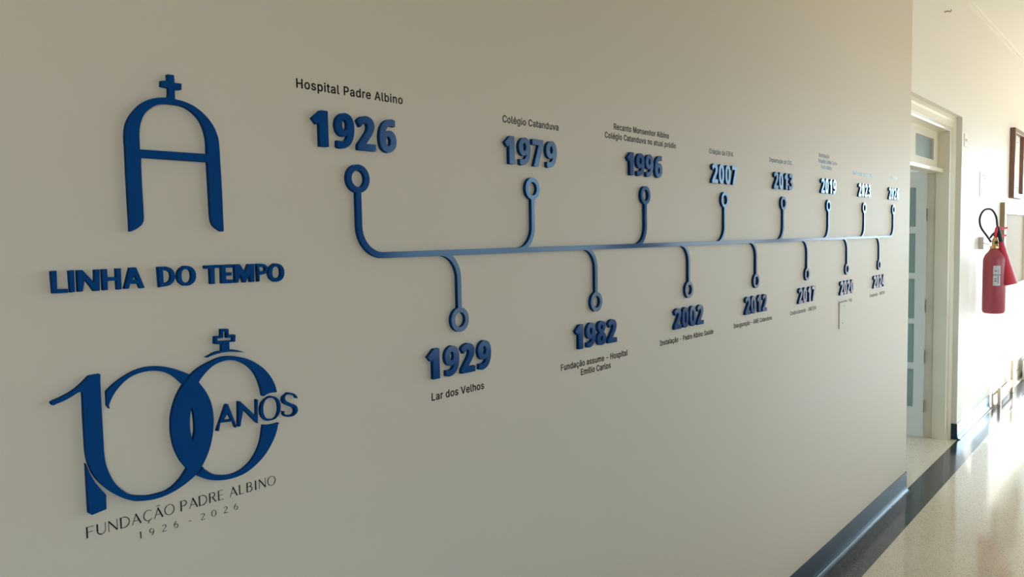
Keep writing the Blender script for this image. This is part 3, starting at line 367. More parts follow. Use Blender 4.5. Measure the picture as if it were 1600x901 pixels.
# caption lettering: advance, then outlines, thousandths of the lettering size
GLYPH = {"-":[453,[114,188,114,244,337,244,337,188]],".":[188,[50,41,55,64,63,73,73,81,95,87,118,81,128,73,140,53,141,41,140,29,128,9,118,1,95,-4,73,1,63,9,55,18]],"0":[453,[48,254,50,306,57,353,69,395,85,431,106,461,130,484,159,502,191,512,227,516,262,512,295,502,323,484,348,461,368,431,384,395,396,353,403,306,405,254,403,202,396,155,384,113,368,77,348,48,323,24,295,7,263,-3,227,-7,191,-3,158,7,130,24,105,48,85,77,69,113,57,155,50,202],[109,254,115,176,123,144,147,92,163,74,182,60,203,52,227,50,250,52,271,60,290,74,306,92,320,116,330,144,338,176,344,254,338,332,330,365,320,393,290,435,271,449,250,457,227,460,203,457,182,449,163,435,147,416,123,365,115,332]],"1":[453,[76,0,76,55,391,55,391,0],[86,358,86,427,198,509,276,509,276,0,212,0,212,448]],"A":[480,[16,0,201,509,276,509,463,0,395,0,287,302,232,478,245,478,213,371,85,0],[110,142,110,199,370,199,370,142]],"C":[510,[40,254,44,305,53,352,70,393,92,429,119,459,150,484,186,501,225,512,267,516,317,511,362,496,383,485,419,456,435,438,459,397,467,373,473,348,408,348,404,365,389,395,357,428,330,444,315,449,267,456,237,453,209,445,184,432,161,414,141,391,125,364,113,332,106,295,103,254,106,213,113,177,125,145,141,117,161,94,184,76,210,63,237,56,267,53,315,60,344,72,369,90,397,128,408,160,473,160,459,112,435,71,420,53,383,24,363,13,317,-2,267,-7,225,-3,186,7,150,25,119,49,92,79,70,115,53,157,44,203]],"D":[502,[93,452,93,509,225,509,273,505,315,495,353,478,385,455,412,426,433,391,449,351,458,306,462,255,458,205,449,159,433,119,411,83,384,54,351,31,312,14,268,3,219,0,96,0,96,57,215,57,254,60,288,68,318,81,343,99,363,122,379,149,390,181,397,216,399,255,397,294,390,329,379,361,364,388,344,410,320,428,291,441,258,449,221,452],[60,0,60,509,125,509,125,0]],"E":[419,[60,0,60,509,372,509,372,452,125,452,125,286,355,286,355,229,125,229,125,57,375,57,375,0]],"F":[410,[60,0,60,509,369,509,369,452,125,452,125,278,346,278,346,221,125,221,125,0]],"H":[517,[60,0,60,509,125,509,125,289,392,289,392,509,457,509,457,0,392,0,392,232,125,232,125,0]],"I":[301,[31,0,31,57,118,57,118,452,31,452,31,509,269,509,269,452,183,452,183,57,269,57,269,0]],"L":[393,[60,0,60,509,125,509,125,57,361,57,361,0]],"M":[628,[60,0,60,509,152,509,277,187,322,49,307,49,342,158,476,509,568,509,568,0,504,0,504,327,507,457,513,457,482,363,342,0,286,0,170,291,112,457,119,457,122,328,122,0]],"N":[523,[60,0,60,509,136,509,363,151,414,55,405,54,399,142,399,509,463,509,463,0,387,0,168,346,108,452,119,454,125,291,125,0]],"P":[445,[60,0,60,509,235,509,272,506,305,499,332,487,356,471,375,452,390,430,407,377,409,348,407,318,390,265,375,243,356,223,332,207,305,195,272,188,109,186,109,242,257,244,279,248,312,266,333,294,343,328,343,367,333,402,312,428,297,439,279,446,257,451,232,452,125,452,125,0]],"R":[449,[60,0,60,509,236,509,305,500,333,489,376,455,390,433,401,408,407,381,409,352,407,323,401,296,390,271,376,250,356,232,333,217,305,206,273,200,96,198,96,255,258,256,280,260,313,276,334,300,344,333,344,371,334,405,325,419,298,440,258,451,125,452,125,0],[230,229,303,229,428,0,353,0]],"S":[447,[38,137,104,137,114,102,123,88,150,66,185,53,224,49,267,54,286,60,317,79,338,106,344,122,346,139,344,154,340,168,332,179,322,189,296,205,145,253,112,269,86,289,67,313,56,341,52,372,54,400,62,425,75,448,92,468,138,498,165,508,195,514,227,516,259,514,289,508,316,498,360,468,377,449,390,427,398,403,401,378,337,378,332,402,320,421,302,437,280,449,254,456,225,459,185,454,152,440,139,430,121,405,115,376,122,345,142,324,155,315,198,297,312,264,359,238,384,213,395,198,407,161,406,112,399,87,370,43,349,25,323,11,294,0,261,-7,188,-7,156,-1,128,9,102,23,81,40,64,60,51,83,42,109]],"U":[517,[60,173,60,509,124,509,124,178,126,155,141,113,153,95,187,68,232,53,285,53,331,68,349,80,377,113,391,155,393,509,457,509,457,173,454,140,446,108,433,80,414,55,391,33,363,15,332,2,297,-6,259,-8,220,-6,186,2,154,15,126,33,103,55,85,80,71,108,63,140]],"V":[480,[16,509,84,509,207,164,248,31,235,31,257,107,395,509,463,509,278,0,204,0]],"a":[389,[30,108,36,146,43,161,53,174,78,193,125,211,257,231,271,240,276,255,272,285,260,307,240,322,212,330,178,330,149,322,118,301,100,274,41,291,51,313,79,346,95,358,133,375,173,383,208,384,239,379,271,369,300,350,312,336,330,301,335,278,337,0,277,0,277,52,272,52,260,34,242,16,215,1,199,-4,160,-9,115,-3,76,15,60,29,38,63,32,84],[92,105,96,82,102,72,109,64,130,52,170,45,211,51,242,68,263,93,274,122,276,190,267,184,251,180,161,166,134,159,103,139,93,118]],"b":[424,[53,0,53,509,114,509,114,319,118,319,137,346,158,364,171,373,188,379,229,384,259,382,287,374,313,361,335,342,354,320,370,293,381,261,388,227,390,189,388,151,381,116,370,84,355,57,336,34,313,16,288,3,260,-6,229,-8,189,-3,172,4,147,21,118,59,112,59,112,0],[113,189,118,138,135,95,147,78,162,65,179,55,198,49,220,47,242,49,262,55,279,66,294,80,306,97,323,139,327,163,327,215,316,261,307,281,295,298,262,322,243,328,220,330,198,328,178,322,161,312,147,299,134,282,118,241]],"c":[396,[34,187,37,225,44,260,56,291,72,318,93,341,117,360,144,374,174,382,226,384,276,371,305,356,330,335,349,308,362,277,303,262,290,289,270,311,242,325,207,330,184,328,163,321,145,310,130,296,108,258,102,236,96,187,102,139,108,117,118,97,130,80,145,66,163,55,184,49,220,47,253,55,271,66,292,89,304,117,363,102,350,70,331,43,292,12,261,-1,207,-8,174,-5,144,3,117,16,93,35,72,58,56,85,44,116,37,150]],"d":[424,[34,189,36,227,43,261,55,293,70,320,89,342,112,361,137,374,165,382,196,384,237,379,267,364,287,346,306,319,311,319,311,509,372,509,372,0,313,0,313,59,307,59,287,31,266,12,236,-3,195,-8,165,-6,137,3,111,16,89,34,70,57,55,84,43,116,36,151],[96,189,102,139,109,117,118,97,130,80,145,66,162,55,182,49,205,47,226,49,246,55,278,78,290,95,306,138,312,189,306,241,300,263,278,299,246,322,227,328,205,330,182,328,162,322,130,298,108,261,102,239]],"e":[404,[34,187,36,224,55,290,71,317,91,340,115,359,142,373,172,382,205,384,246,380,285,366,303,355,334,324,347,305,365,256,370,227,371,169,75,169,75,221,338,221,310,202,308,226,298,269,277,301,263,314,246,323,205,330,164,323,131,301,119,286,109,270,102,251,96,211,98,151,102,127,110,106,121,88,151,61,169,53,212,46,241,49,265,58,294,82,306,105,365,91,358,72,335,39,320,26,283,4,261,-3,212,-8,177,-5,145,3,117,16,92,35,72,58,56,85,44,116,37,150]],"g":[425,[34,191,36,229,43,263,55,293,71,320,90,342,112,361,138,374,166,382,218,383,237,379,267,365,288,346,308,319,313,319,313,379,372,379,370,-40,363,-67,350,-90,334,-109,314,-124,291,-136,237,-149,207,-151,156,-146,134,-140,114,-132,82,-110,59,-84,51,-69,101,-41,131,-74,142,-82,169,-93,207,-97,236,-95,261,-87,282,-75,298,-58,308,-34,311,-6,311,68,306,68,287,41,266,23,236,10,195,5,165,7,138,14,90,43,71,65,55,90,43,120,36,154],[96,193,102,144,118,104,145,76,163,66,183,61,205,59,227,61,246,66,264,75,278,87,290,103,307,142,311,166,311,219,300,264,291,283,279,299,247,322,227,328,205,330,182,328,163,322,145,312,130,298,118,282,102,241]],"h":[410,[53,0,53,509,114,509,114,287,102,287,116,319,132,344,152,362,175,374,200,382,252,383,295,369,313,356,341,321,350,298,357,240,357,0,296,0,296,235,293,263,286,286,273,304,256,318,235,326,210,329,192,328,161,317,147,308,126,283,115,248,114,227,114,0]],"i":[167,[53,0,53,379,114,379,114,0],[41,483,47,504,54,512,73,522,84,524,95,522,114,512,121,504,126,483,125,472,114,455,95,444,84,443,73,444,54,455,47,463]],"l":[189,[53,84,53,509,114,509,114,83,120,62,126,57,146,52,170,54,181,3,139,-2,112,0,91,8,74,20,62,37,55,59]],"m":[610,[53,0,53,379,112,379,112,295,108,295,122,331,144,358,172,376,203,385,245,383,268,375,287,361,303,342,314,320,321,295,312,295,326,329,350,356,381,375,398,381,437,386,458,385,478,380,514,361,529,346,541,328,550,307,555,283,557,0,496,0,496,254,493,279,485,298,473,313,456,323,438,329,419,330,387,326,363,312,345,290,336,263,335,0,274,0,272,280,265,297,253,311,238,322,220,328,199,330,171,326,145,312,126,289,119,274,114,238,114,0]],"n":[410,[53,0,53,379,112,379,112,287,102,287,116,319,132,344,152,362,175,374,200,382,252,383,295,369,313,356,341,321,350,298,355,271,357,0,296,0,296,235,293,263,286,286,273,304,256,318,235,326,210,329,192,328,161,317,147,308,126,283,115,248,114,227,114,0]],"o":[415,[34,187,37,225,44,260,56,291,72,318,93,341,117,360,144,374,174,382,207,384,241,382,271,374,299,360,323,341,343,318,359,291,371,260,379,225,381,187,379,150,371,116,359,85,343,58,323,35,299,16,271,3,241,-5,207,-8,174,-5,144,3,117,16,93,35,72,58,56,85,44,116,37,150],[96,187,102,139,108,117,130,80,145,66,163,55,207,46,231,49,252,55,270,66,298,97,307,117,318,163,318,212,314,236,298,278,285,296,270,310,252,321,231,328,207,330,184,328,163,321,145,310,130,296,118,278,108,258,102,236]],"p":[424,[53,-143,53,379,112,379,112,319,118,319,137,346,158,364,171,373,188,379,229,384,259,382,287,374,313,361,335,342,354,320,370,293,381,261,388,227,390,189,388,151,381,116,370,84,355,57,336,34,313,16,288,3,260,-6,208,-7,173,4,147,21,118,59,114,59,114,-143],[113,189,118,138,135,95,147,78,162,65,179,55,198,49,220,47,242,49,262,55,279,66,294,80,306,97,323,139,327,163,327,215,316,261,307,281,295,298,262,322,243,328,220,330,198,328,178,322,161,312,147,299,134,282,118,241]],"r":[259,[53,0,53,379,112,379,112,321,115,321,124,339,137,354,152,367,171,377,191,383,243,384,243,322,207,326,174,321,146,306,126,284,115,254,114,237,114,0]],"s":[365,[36,94,94,107,101,87,111,72,124,60,141,52,181,45,206,47,227,53,244,62,258,74,265,88,268,103,266,115,262,126,243,144,118,180,92,192,72,208,58,227,50,249,47,274,49,295,55,314,65,332,95,360,137,378,161,383,212,383,234,379,271,363,299,339,318,308,324,290,268,277,254,304,243,316,210,331,187,333,147,326,131,317,111,292,109,277,110,264,115,253,136,235,261,200,287,187,306,171,320,153,328,131,331,107,329,85,323,65,298,31,260,6,236,-2,210,-7,182,-8,133,-3,93,12,76,24,50,54,41,73]],"t":[227,[6,327,6,379,204,379,204,327],[65,93,65,471,126,471,127,83,130,70,144,55,170,50,202,54,213,2,200,-2,168,-4,138,-1,113,7,92,21,77,41,68,64]],"u":[410,[53,139,53,379,114,379,116,117,124,94,137,75,154,61,175,53,200,50,234,55,263,71,274,83,290,113,295,132,296,153,296,379,357,379,357,0,298,0,298,92,307,92,294,60,277,35,257,17,234,5,209,-3,182,-5,135,2,115,11,97,23,82,39,69,59,60,82,54,109]],"v":[389,[17,379,84,379,173,132,206,21,184,21,216,132,305,379,371,379,226,0,163,0]],"á":[389,[30,108,36,146,43,161,53,174,78,193,125,211,257,231,271,240,276,255,272,285,260,307,240,322,212,330,178,330,149,322,118,301,100,274,41,291,51,313,79,346,95,358,133,375,173,383,208,384,239,379,271,369,300,350,312,336,330,301,335,278,337,0,277,0,277,52,272,52,260,34,242,16,215,1,199,-4,160,-9,115,-3,76,15,60,29,38,63,32,84],[92,105,96,82,102,72,109,64,130,52,170,45,211,51,242,68,263,93,274,122,276,190,267,184,251,180,161,166,134,159,103,139,93,118],[162,429,210,529,278,529,212,429]],"ã":[389,[30,108,36,146,43,161,53,174,78,193,125,211,257,231,271,240,276,255,272,285,260,307,240,322,212,330,178,330,149,322,118,301,100,274,41,291,51,313,79,346,95,358,133,375,173,383,208,384,239,379,271,369,300,350,312,336,330,301,335,278,337,0,277,0,277,52,272,52,260,34,242,16,215,1,199,-4,160,-9,115,-3,76,15,60,29,38,63,32,84],[92,105,96,82,102,72,109,64,130,52,170,45,211,51,242,68,263,93,274,122,276,190,267,184,251,180,161,166,134,159,103,139,93,118],[90,448,92,467,104,498,115,509,128,516,154,518,184,508,216,491,233,490,243,501,247,517,288,517,281,480,263,455,249,448,234,446,209,450,161,473,151,475,141,471,135,460,133,448]],"ç":[396,[34,187,37,225,44,260,56,291,72,318,93,341,117,360,144,374,174,382,226,384,276,371,305,356,330,335,349,308,362,277,303,262,290,289,270,311,242,325,207,330,184,328,163,321,145,310,130,296,108,258,102,236,96,187,102,139,108,117,118,97,130,80,145,66,163,55,184,49,220,47,253,55,271,66,292,89,304,117,363,102,350,70,331,43,292,12,261,-1,207,-8,174,-5,144,3,117,16,93,35,72,58,56,85,44,116,37,150],[169,-143,169,-107,230,-105,240,-98,243,-84,240,-71,236,-67,221,-63,182,-62,192,16,224,16,224,-29,261,-36,282,-54,289,-85,287,-103,280,-118,270,-129,254,-136,210,-143]],"é":[404,[34,187,36,224,55,290,71,317,91,340,115,359,142,373,172,382,205,384,246,380,285,366,303,355,334,324,347,305,365,256,370,227,371,169,75,169,75,221,338,221,310,202,308,226,298,269,277,301,263,314,246,323,205,330,164,323,131,301,119,286,109,270,102,251,96,211,98,151,102,127,110,106,121,88,151,61,169,53,212,46,241,49,265,58,294,82,306,105,365,91,358,72,335,39,320,26,283,4,261,-3,212,-8,177,-5,145,3,117,16,92,35,72,58,56,85,44,116,37,150],[177,429,225,529,293,529,227,429]],"í":[167,[53,0,53,379,114,379,114,0],[57,429,104,529,173,529,107,429]],"ú":[410,[53,139,53,379,114,379,116,117,124,94,137,75,154,61,175,53,200,50,234,55,263,71,274,83,290,113,295,132,296,153,296,379,357,379,357,0,298,0,298,92,307,92,294,60,277,35,257,17,234,5,209,-3,182,-5,135,2,115,11,97,23,82,39,69,59,60,82,54,109],[178,429,226,529,294,529,228,429]]," ":[188]}

# ------------------------------------------------------------------ room shell
boxes('floor', [(X0-0.2, X1+0.2, WY-0.2, ROOM[3]+0.2, -0.15, 0.0)], M['floor'], kind='structure')
boxes('trim_1', [(X0, X1, -0.150, -0.0005, 0.0, 0.0012)], M['border'], kind='structure')            # dark border strip
boxes('ceiling', [(X0-0.2, X1+0.2, WY-0.2, 0.2, CEIL, CEIL+0.15)], M['ceiling'], kind='structure')
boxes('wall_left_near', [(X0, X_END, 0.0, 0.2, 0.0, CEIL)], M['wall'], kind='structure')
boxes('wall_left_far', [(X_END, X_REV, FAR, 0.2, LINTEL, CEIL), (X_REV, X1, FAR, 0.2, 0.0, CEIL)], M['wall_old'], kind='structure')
def pierced(name, axis, fixed, a0, a1, z1, holes, material):
    """wall slab with rectangular window openings"""
    lst = []; cur = a0
    for a, b, h0, h1 in holes:
        lst += [(cur, a, 0.0, z1), (a, b, 0.0, h0), (a, b, h1, z1)]; cur = b
    lst.append((cur, a1, 0.0, z1))
    bl = []
    for a, b, p, q in lst:
        if q-p < 1e-4: continue
        bl.append((a, b, fixed[0], fixed[1], p, q) if axis == 'x' else (fixed[0], fixed[1], a, b, p, q))
    return boxes(name, bl, material, kind='structure')
pierced('wall_right', 'x', (WY-0.2, WY), X0, X1, CEIL, OPENINGS, M['wall_opposite'])
pierced('wall_end', 'y', (X1, X1+0.2), WY-0.2, 0.2, CEIL, [END_OPEN], M['wall_old'])
boxes('wall_rear', [(X0-0.2, X0, WY-0.2, 0.2, 0.0, CEIL)], M['wall_old'], kind='structure')
boxes('sunshade_added', [(X0, 9.42, WY-3.4, WY-0.2, 2.56, 2.68)], M['wall_old'], kind='structure')      # unseen slab added outside to keep the sun out of the first windows
# the room behind the doorway
boxes('wall_room_left', [(ROOM[0]-0.1, ROOM[0], ROOM[2], ROOM[3], 0, ROOM[4])], M['room'], kind='structure')
boxes('wall_room_right', [(ROOM[1], ROOM[1]+0.1, ROOM[2], ROOM[3], 0, ROOM[4])], M['room'], kind='structure')
pierced('wall_room_back', 'x', (ROOM[3], ROOM[3]+0.2), ROOM[0], ROOM[1], ROOM[4], [ROOM_WIN], M['room'])
boxes('ceiling_room', [(ROOM[0], ROOM[1], 0.2, ROOM[3], ROOM[4], ROOM[4]+0.1)], M['room'], kind='structure')
# window frames of the opposite side
def window(name, a, b, z0, z1, place, n):
    t = empty(name, place((a+b)/2, 0, z0), kind='structure')
    bm = bmesh.new(); w = (b-a)/2; h = z1-z0
    def bar(x0, x1, q0, q1): box(bm, x0, x1, -0.03, 0.03, q0, q1)
    bar(-w, -w+0.05, 0, h); bar(w-0.05, w, 0, h); bar(-w+0.05, w-0.05, 0, 0.05); bar(-w+0.05, w-0.05, h-0.05, h)
    f = from_bm('window_frame', bm, M['white'], t)
    bm = bmesh.new()
    for k in range(1, n): box(bm, -w+2*w*k/n-0.02, -w+2*w*k/n+0.02, -0.025, 0.025, 0.05, h-0.05)
    if n > 1: from_bm('mullion', bm, M['white'], t)
    else: bm.free()
    return t
for k, (a, b, z0, z1) in enumerate(OPENINGS):  # the first frames the added, unseen opening
    window('window_%d' % (k+2), a, b, z0, z1, lambda x, y, z: (x, WY-0.1, z), 1 if z0 < 0.1 else 2)
w = window('window_6', END_OPEN[0], END_OPEN[1], END_OPEN[2], END_OPEN[3], lambda x, y, z: (X1+0.1, x, z), 2); w.rotation_euler.z = math.pi/2
window('window_7', ROOM_WIN[0], ROOM_WIN[1], ROOM_WIN[2], ROOM_WIN[3], lambda x, y, z: (x, ROOM[3]+0.1, z), 3)
# coved baseboards
def cove(depth, h, r=0.022, y=0.0, foot=0.034):
    p = [(y, 0.0012), (y-foot, 0.0012)]
    p += [(y-foot+r*math.sin(a)*1.0, 0.004+r-r*math.cos(a)) for a in [k*math.pi/2/6 for k in range(7)]]
    p += [(y-depth, h), (y, h)]
    return p
sweep('baseboard_left_near', cove(0.004, 0.114, foot=0.028), 'x', X0, X_END+0.004, M['base'], kind='structure')
sweep('baseboard_left_far', cove(0.004, 0.114, y=FAR, foot=0.028), 'x', X_REV-0.004, 7.48, M['base'], kind='structure')
sweep('baseboard_left_end', cove(0.010, 0.100, y=FAR), 'x', 7.62, X1, M['sunlit_base'], kind='structure')  # lighter stretch: sunlight put into the colour past the patch edge
boxes('baseboard_reveal', [(X_REV-0.008, X_REV, FAR, 0.066, 0, 0.114)], M['base'], kind='structure')
boxes('baseboard_right', [(X0, 9.5, WY, WY+0.01, 0, 0.114)], M['base'], kind='structure')
sweep('trim_2', [(FAR, CEIL), (FAR-0.030, CEIL), (FAR-0.030, CEIL-0.006), (FAR-0.012, CEIL-0.010), (FAR-0.010, CEIL-0.034), (FAR, CEIL-0.036)], 'x', X_END, X1, M['wall_old'], kind='structure')

# ------------------------------------------------------------------ doorway
XJ, XL = 6.150, 4.870          # inner faces of the jambs
prof = [(X_REV, 0.042), (6.192, 0.042), (6.182, 0.050), (6.170, 0.052), (6.160, 0.066), (XJ, 0.070), (XJ, 0.155), (XJ+0.010, 0.158), (XJ+0.010, 0.235), (X_REV, 0.235), (X_REV, 0.2)]
t3 = empty('trim_3', (X_REV, 0.1, 0), kind='structure')
sw = sweep('door_jamb', prof, 'z', 0.0, LINTEL, M['enamel']); sw.parent = t3; sw.matrix_parent_inverse = Matrix.Translation((-X_REV, -0.1, 0))
lp = [(X_END+(X_REV-x), y) for x, y in prof]
sw = sweep('door_jamb', lp, 'z', 0.0, LINTEL, M['enamel']); sw.parent = t3; sw.matrix_parent_inverse = Matrix.Translation((-X_REV, -0.1, 0))
hp = [(0.042, LINTEL), (0.042, 2.270), (0.050, 2.260), (0.052, 2.222), (0.066, 2.212), (0.070, 2.200), (0.2, 2.200), (0.2, LINTEL)]
sw = sweep('door_head', hp, 'x', XL, XJ, M['enamel']); sw.parent = t3; sw.matrix_parent_inverse = Matrix.Translation((-X_REV, -0.1, 0))
# transom window
w1 = empty('window_1', ((XJ+XL)/2, 0.16, 1.915), kind='structure')
cx = (XJ+XL)/2
def rel(b): return (b[0]-cx, b[1]-cx, b[2]-0.16, b[3]-0.16, b[4]-1.915, b[5]-1.915)
boxes('transom_bar', [rel((XL, XJ, 0.110, 0.2, 1.915, 1.944))], M['enamel'], w1, bev=0.004)
PANES = [(4.985, 5.40), (5.530, 6.025)]
fr = [(XL, XJ, 0.145, 0.185, 1.944, 2.000), (XL, XJ, 0.145, 0.185, 2.143, 2.200)]
xs = [XL, PANES[0][0], PANES[0][1], PANES[1][0], PANES[1][1], XJ]
fr += [(xs[i], xs[i+1], 0.145, 0.185, 2.000, 2.143) for i in (0, 2, 4)]
sash = boxes('transom_sash', [rel(b) for b in fr], M['enamel'], w1)
for a, b in PANES:
    boxes('glass_pane', [rel((a, b, 0.160, 0.166, 2.000, 2.143))], M['frost'], sash)
# two glazed leaves folded back into the room
PZ = [(1.822, 1.533), (1.493, 1.200), (1.165, 0.869), (0.838, 0.546), (0.506, 0.220)]
def leaf(name, x_face, sgn):
    d = empty(name, (x_face, 0.2055, 0.0), kind='structure')
    W, T = 0.66, 0.036
    y0, y1 = 0.064, 0.604
    def B(ya, yb, za, zb, ta=0.0, tb=T): return (min(sgn*ta, sgn*tb), max(sgn*ta, sgn*tb), ya, yb, za, zb)
    lst = [B(0, y0, 0.010, 1.930), B(y1, W, 0.010, 1.930), B(y0, y1, PZ[0][0], 1.930), B(y0, y1, 0.010, PZ[-1][1])]
    for (a, b), (c, e) in zip(PZ[:-1], PZ[1:]): lst.append(B(y0, y1, c, b))
    f = boxes('leaf_frame', lst, M['leaf'], d)
    for a, b in PZ:
        boxes('glass_pane', [B(y0, y1, b, a, 0.006, 0.012)], M['frost'], d)
        bm = bmesh.new()
        for q in ((y0, y0+0.004, b, a), (y1-0.004, y1, b, a), (y0+0.004, y1-0.004, a-0.004, a), (y0+0.004, y1-0.004, b, b+0.004)):
            box(bm, *B(q[0], q[1], q[2], q[3], 0.002, 0.0059))
        from_bm('glazing_bead', bm, M['leaf'], d)
    for z in (1.62, 0.965, 0.600, 0.235):
        h = lathe('hinge', [(0.0075, -0.045), (0.0075, 0.045)], M['rust'], d, (sgn*T*0.35, -0.009, z), seg=14)
    return d
leaf('door_1', 6.108, 1)
leaf('door_2', 4.912, -1)

# ------------------------------------------------------------------ blue arch emblem
def sign_part(name, key, t, material, parent, origin, lift=0.0):
    cs, cx, cz = centred([[tuple(p) for p in c] for c in TRACE[key]])
    me = plate_mesh(name, cs, t, material, lift)
    return link(name, me, material, parent, (cx-origin[0], 0, cz-origin[1]))
o = sign_part('arch_emblem', 'A', 0.009, M['blue'], None, (0, 0))
finish(o, 'blue raised letter A shaped like an arch with a cross on top', 'emblem')

# title in raised letters
org = (0.55, 1.445)
title = empty('wall_title', (org[0], 0, org[1]), 'raised blue lettering reading LINHA DO TEMPO under the arch emblem', 'lettering')
for k in 'L I N H A2 D O T E M P O2'.split():
    sign_part('letter', k, 0.009, M['blue'], title, org)

# centenary logo
org = (0.55, 1.13)
logo = empty('anniversary_logo', (org[0], 0, org[1]), 'large blue interlaced 100 with ANOS across it and a small cross above', 'logo')
sign_part('numeral_body', 'one_zero', 0.009, M['blue'], logo, org)
sign_part('zero_arc', 'zero_arc', 0.0072, M['blue'], logo, org)
sign_part('zero_base', 'zero_base', 0.0072, M['blue'], logo, org)
sign_part('numeral_foot', 'foot', 0.009, M['blue'], logo, org)
sign_part('cross', 'cross', 0.009, M['blue'], logo, org)
for k in ('an_A', 'an_N', 'an_O', 'an_S'):
    sign_part('letter', k, 0.0085, M['blue'], logo, org)

# thin contrast lettering below the logo: strokes (points..., width) in cap heights
K, H_ = 0.125, 0.040
def arc(cx, cy, rx, ry, a0, a1, n=14):
    return [(cx+rx*math.cos(math.radians(a0+(a1-a0)*i/n)), cy+ry*math.sin(math.radians(a0+(a1-a0)*i/n))) for i in range(n+1)]
THIN = {
 'F': [([(0.06, 0), (0.06, 1)], K), ([(0.06, 0.97), (0.62, 0.97)], H_), ([(0.06, 0.52), (0.54, 0.52)], H_)],
 'U': [([(0.06, 1), (0.06, 0.36)], K), (arc(0.40, 0.36, 0.34, 0.34, 180, 270), K*0.8), (arc(0.40, 0.36, 0.34, 0.34, 270, 360), H_), ([(0.74, 0.36), (0.74, 1)], H_)],
 'N': [([(0.04, 0), (0.04, 1)], H_), ([(0.04, 0.97), (0.76, 0.03)], K), ([(0.76, 0), (0.76, 1)], H_)],
 'D': [([(0.06, 0), (0.06, 1)], K), ([(0.06, 0.98), (0.34, 0.98)], H_), (arc(0.34, 0.5, 0.46, 0.48, 90, -90, 22), K*0.55), ([(0.06, 0.02), (0.34, 0.02)], H_)],
 'A': [([(0.02, 0), (0.40, 1)], H_), ([(0.36, 0.98), (0.80, 0)], K), ([(0.16, 0.34), (0.62, 0.34)], H_)],
 'C': [(arc(0.46, 0.5, 0.42, 0.49, 45, 125), H_*1.1), (arc(0.46, 0.5, 0.42, 0.49, 125, 235), K*0.6), (arc(0.46, 0.5, 0.42, 0.49, 235, 315), H_*1.1)],
 'O': [(arc(0.48, 0.5, 0.44, 0.49, 55, 125), H_*1.1), (arc(0.48, 0.5, 0.44, 0.49, 125, 235), K*0.6), (arc(0.48, 0.5, 0.44, 0.49, 235, 305), H_*1.1), (arc(0.48, 0.5, 0.44, 0.49, -55, 55), K*0.6)],
 'P': [([(0.06, 0), (0.06, 1)], K), ([(0.06, 0.98), (0.34, 0.98)], H_), (arc(0.34, 0.73, 0.26, 0.25, 90, -90), K*0.6), ([(0.06, 0.48), (0.34, 0.48)], H_)],
 'R': [([(0.06, 0), (0.06, 1)], K), ([(0.06, 0.98), (0.34, 0.98)], H_), (arc(0.34, 0.75, 0.25, 0.23, 90, -90), K*0.6), ([(0.06, 0.52), (0.34, 0.52)], H_), ([(0.34, 0.52), (0.68, 0)], K*0.8)],
 'E': [([(0.06, 0), (0.06, 1)], K*0.9), ([(0.06, 0.97), (0.55, 0.97)], H_), ([(0.06, 0.52), (0.50, 0.52)], H_), ([(0.06, 0.03), (0.57, 0.03)], H_)],
 'L': [([(0.06, 0), (0.06, 1)], K*0.9), ([(0.06, 0.03), (0.52, 0.03)], H_)],
 'B': [([(0.06, 0), (0.06, 1)], K), ([(0.06, 0.98), (0.32, 0.98)], H_), (arc(0.32, 0.76, 0.22, 0.22, 90, -90), K*0.55), ([(0.06, 0.54), (0.34, 0.54)], H_), (arc(0.34, 0.28, 0.26, 0.26, 90, -90), K*0.65), ([(0.06, 0.02), (0.34, 0.02)], H_)],
 'I': [([(0.06, 0), (0.06, 1)], K)],
 '1': [([(0.16, 0), (0.16, 1)], K), ([(0.02, 0.84), (0.16, 0.98)], H_)],
 '9': [(arc(0.36, 0.68, 0.28, 0.30, 100, 260), K*0.6), (arc(0.36, 0.68, 0.28, 0.30, 260, 460), H_), (arc(0.20, 0.66, 0.45, 0.66, 0, -75), K*0.6)],
 '2': [(arc(0.34, 0.72, 0.26, 0.26, 160, 60), H_), (arc(0.34, 0.72, 0.26, 0.26, 60, -25), K*0.8), ([(0.575, 0.61), (0.06, 0.03)], H_), ([(0.06, 0.03), (0.66, 0.03)], K*0.5)],
 '6': [(arc(0.36, 0.31, 0.28, 0.30, 80, -80), K*0.6), (arc(0.36, 0.31, 0.28, 0.30, 80, 280), H_), (arc(0.53, 0.33, 0.45, 0.66, 180, 105), K*0.6)],
 '0': [(arc(0.40, 0.5, 0.34, 0.48, 50, 130), H_), (arc(0.40, 0.5, 0.34, 0.48, 130, 230), K*0.65), (arc(0.40, 0.5, 0.34, 0.48, 230, 310), H_), (arc(0.40, 0.5, 0.34, 0.48, -50, 50), K*0.65)],
 '-': [([(0.05, 0.42), (0.42, 0.42)], K*0.55)],
}
THIN['Ç'] = THIN['C'] + [([(0.46, 0.0), (0.50, -0.12), (0.40, -0.24)], H_*1.3)]
THIN['Ã'] = THIN['A'] + [([(0.24, 1.14), (0.34, 1.20), (0.46, 1.13), (0.56, 1.19)], H_*1.2)]
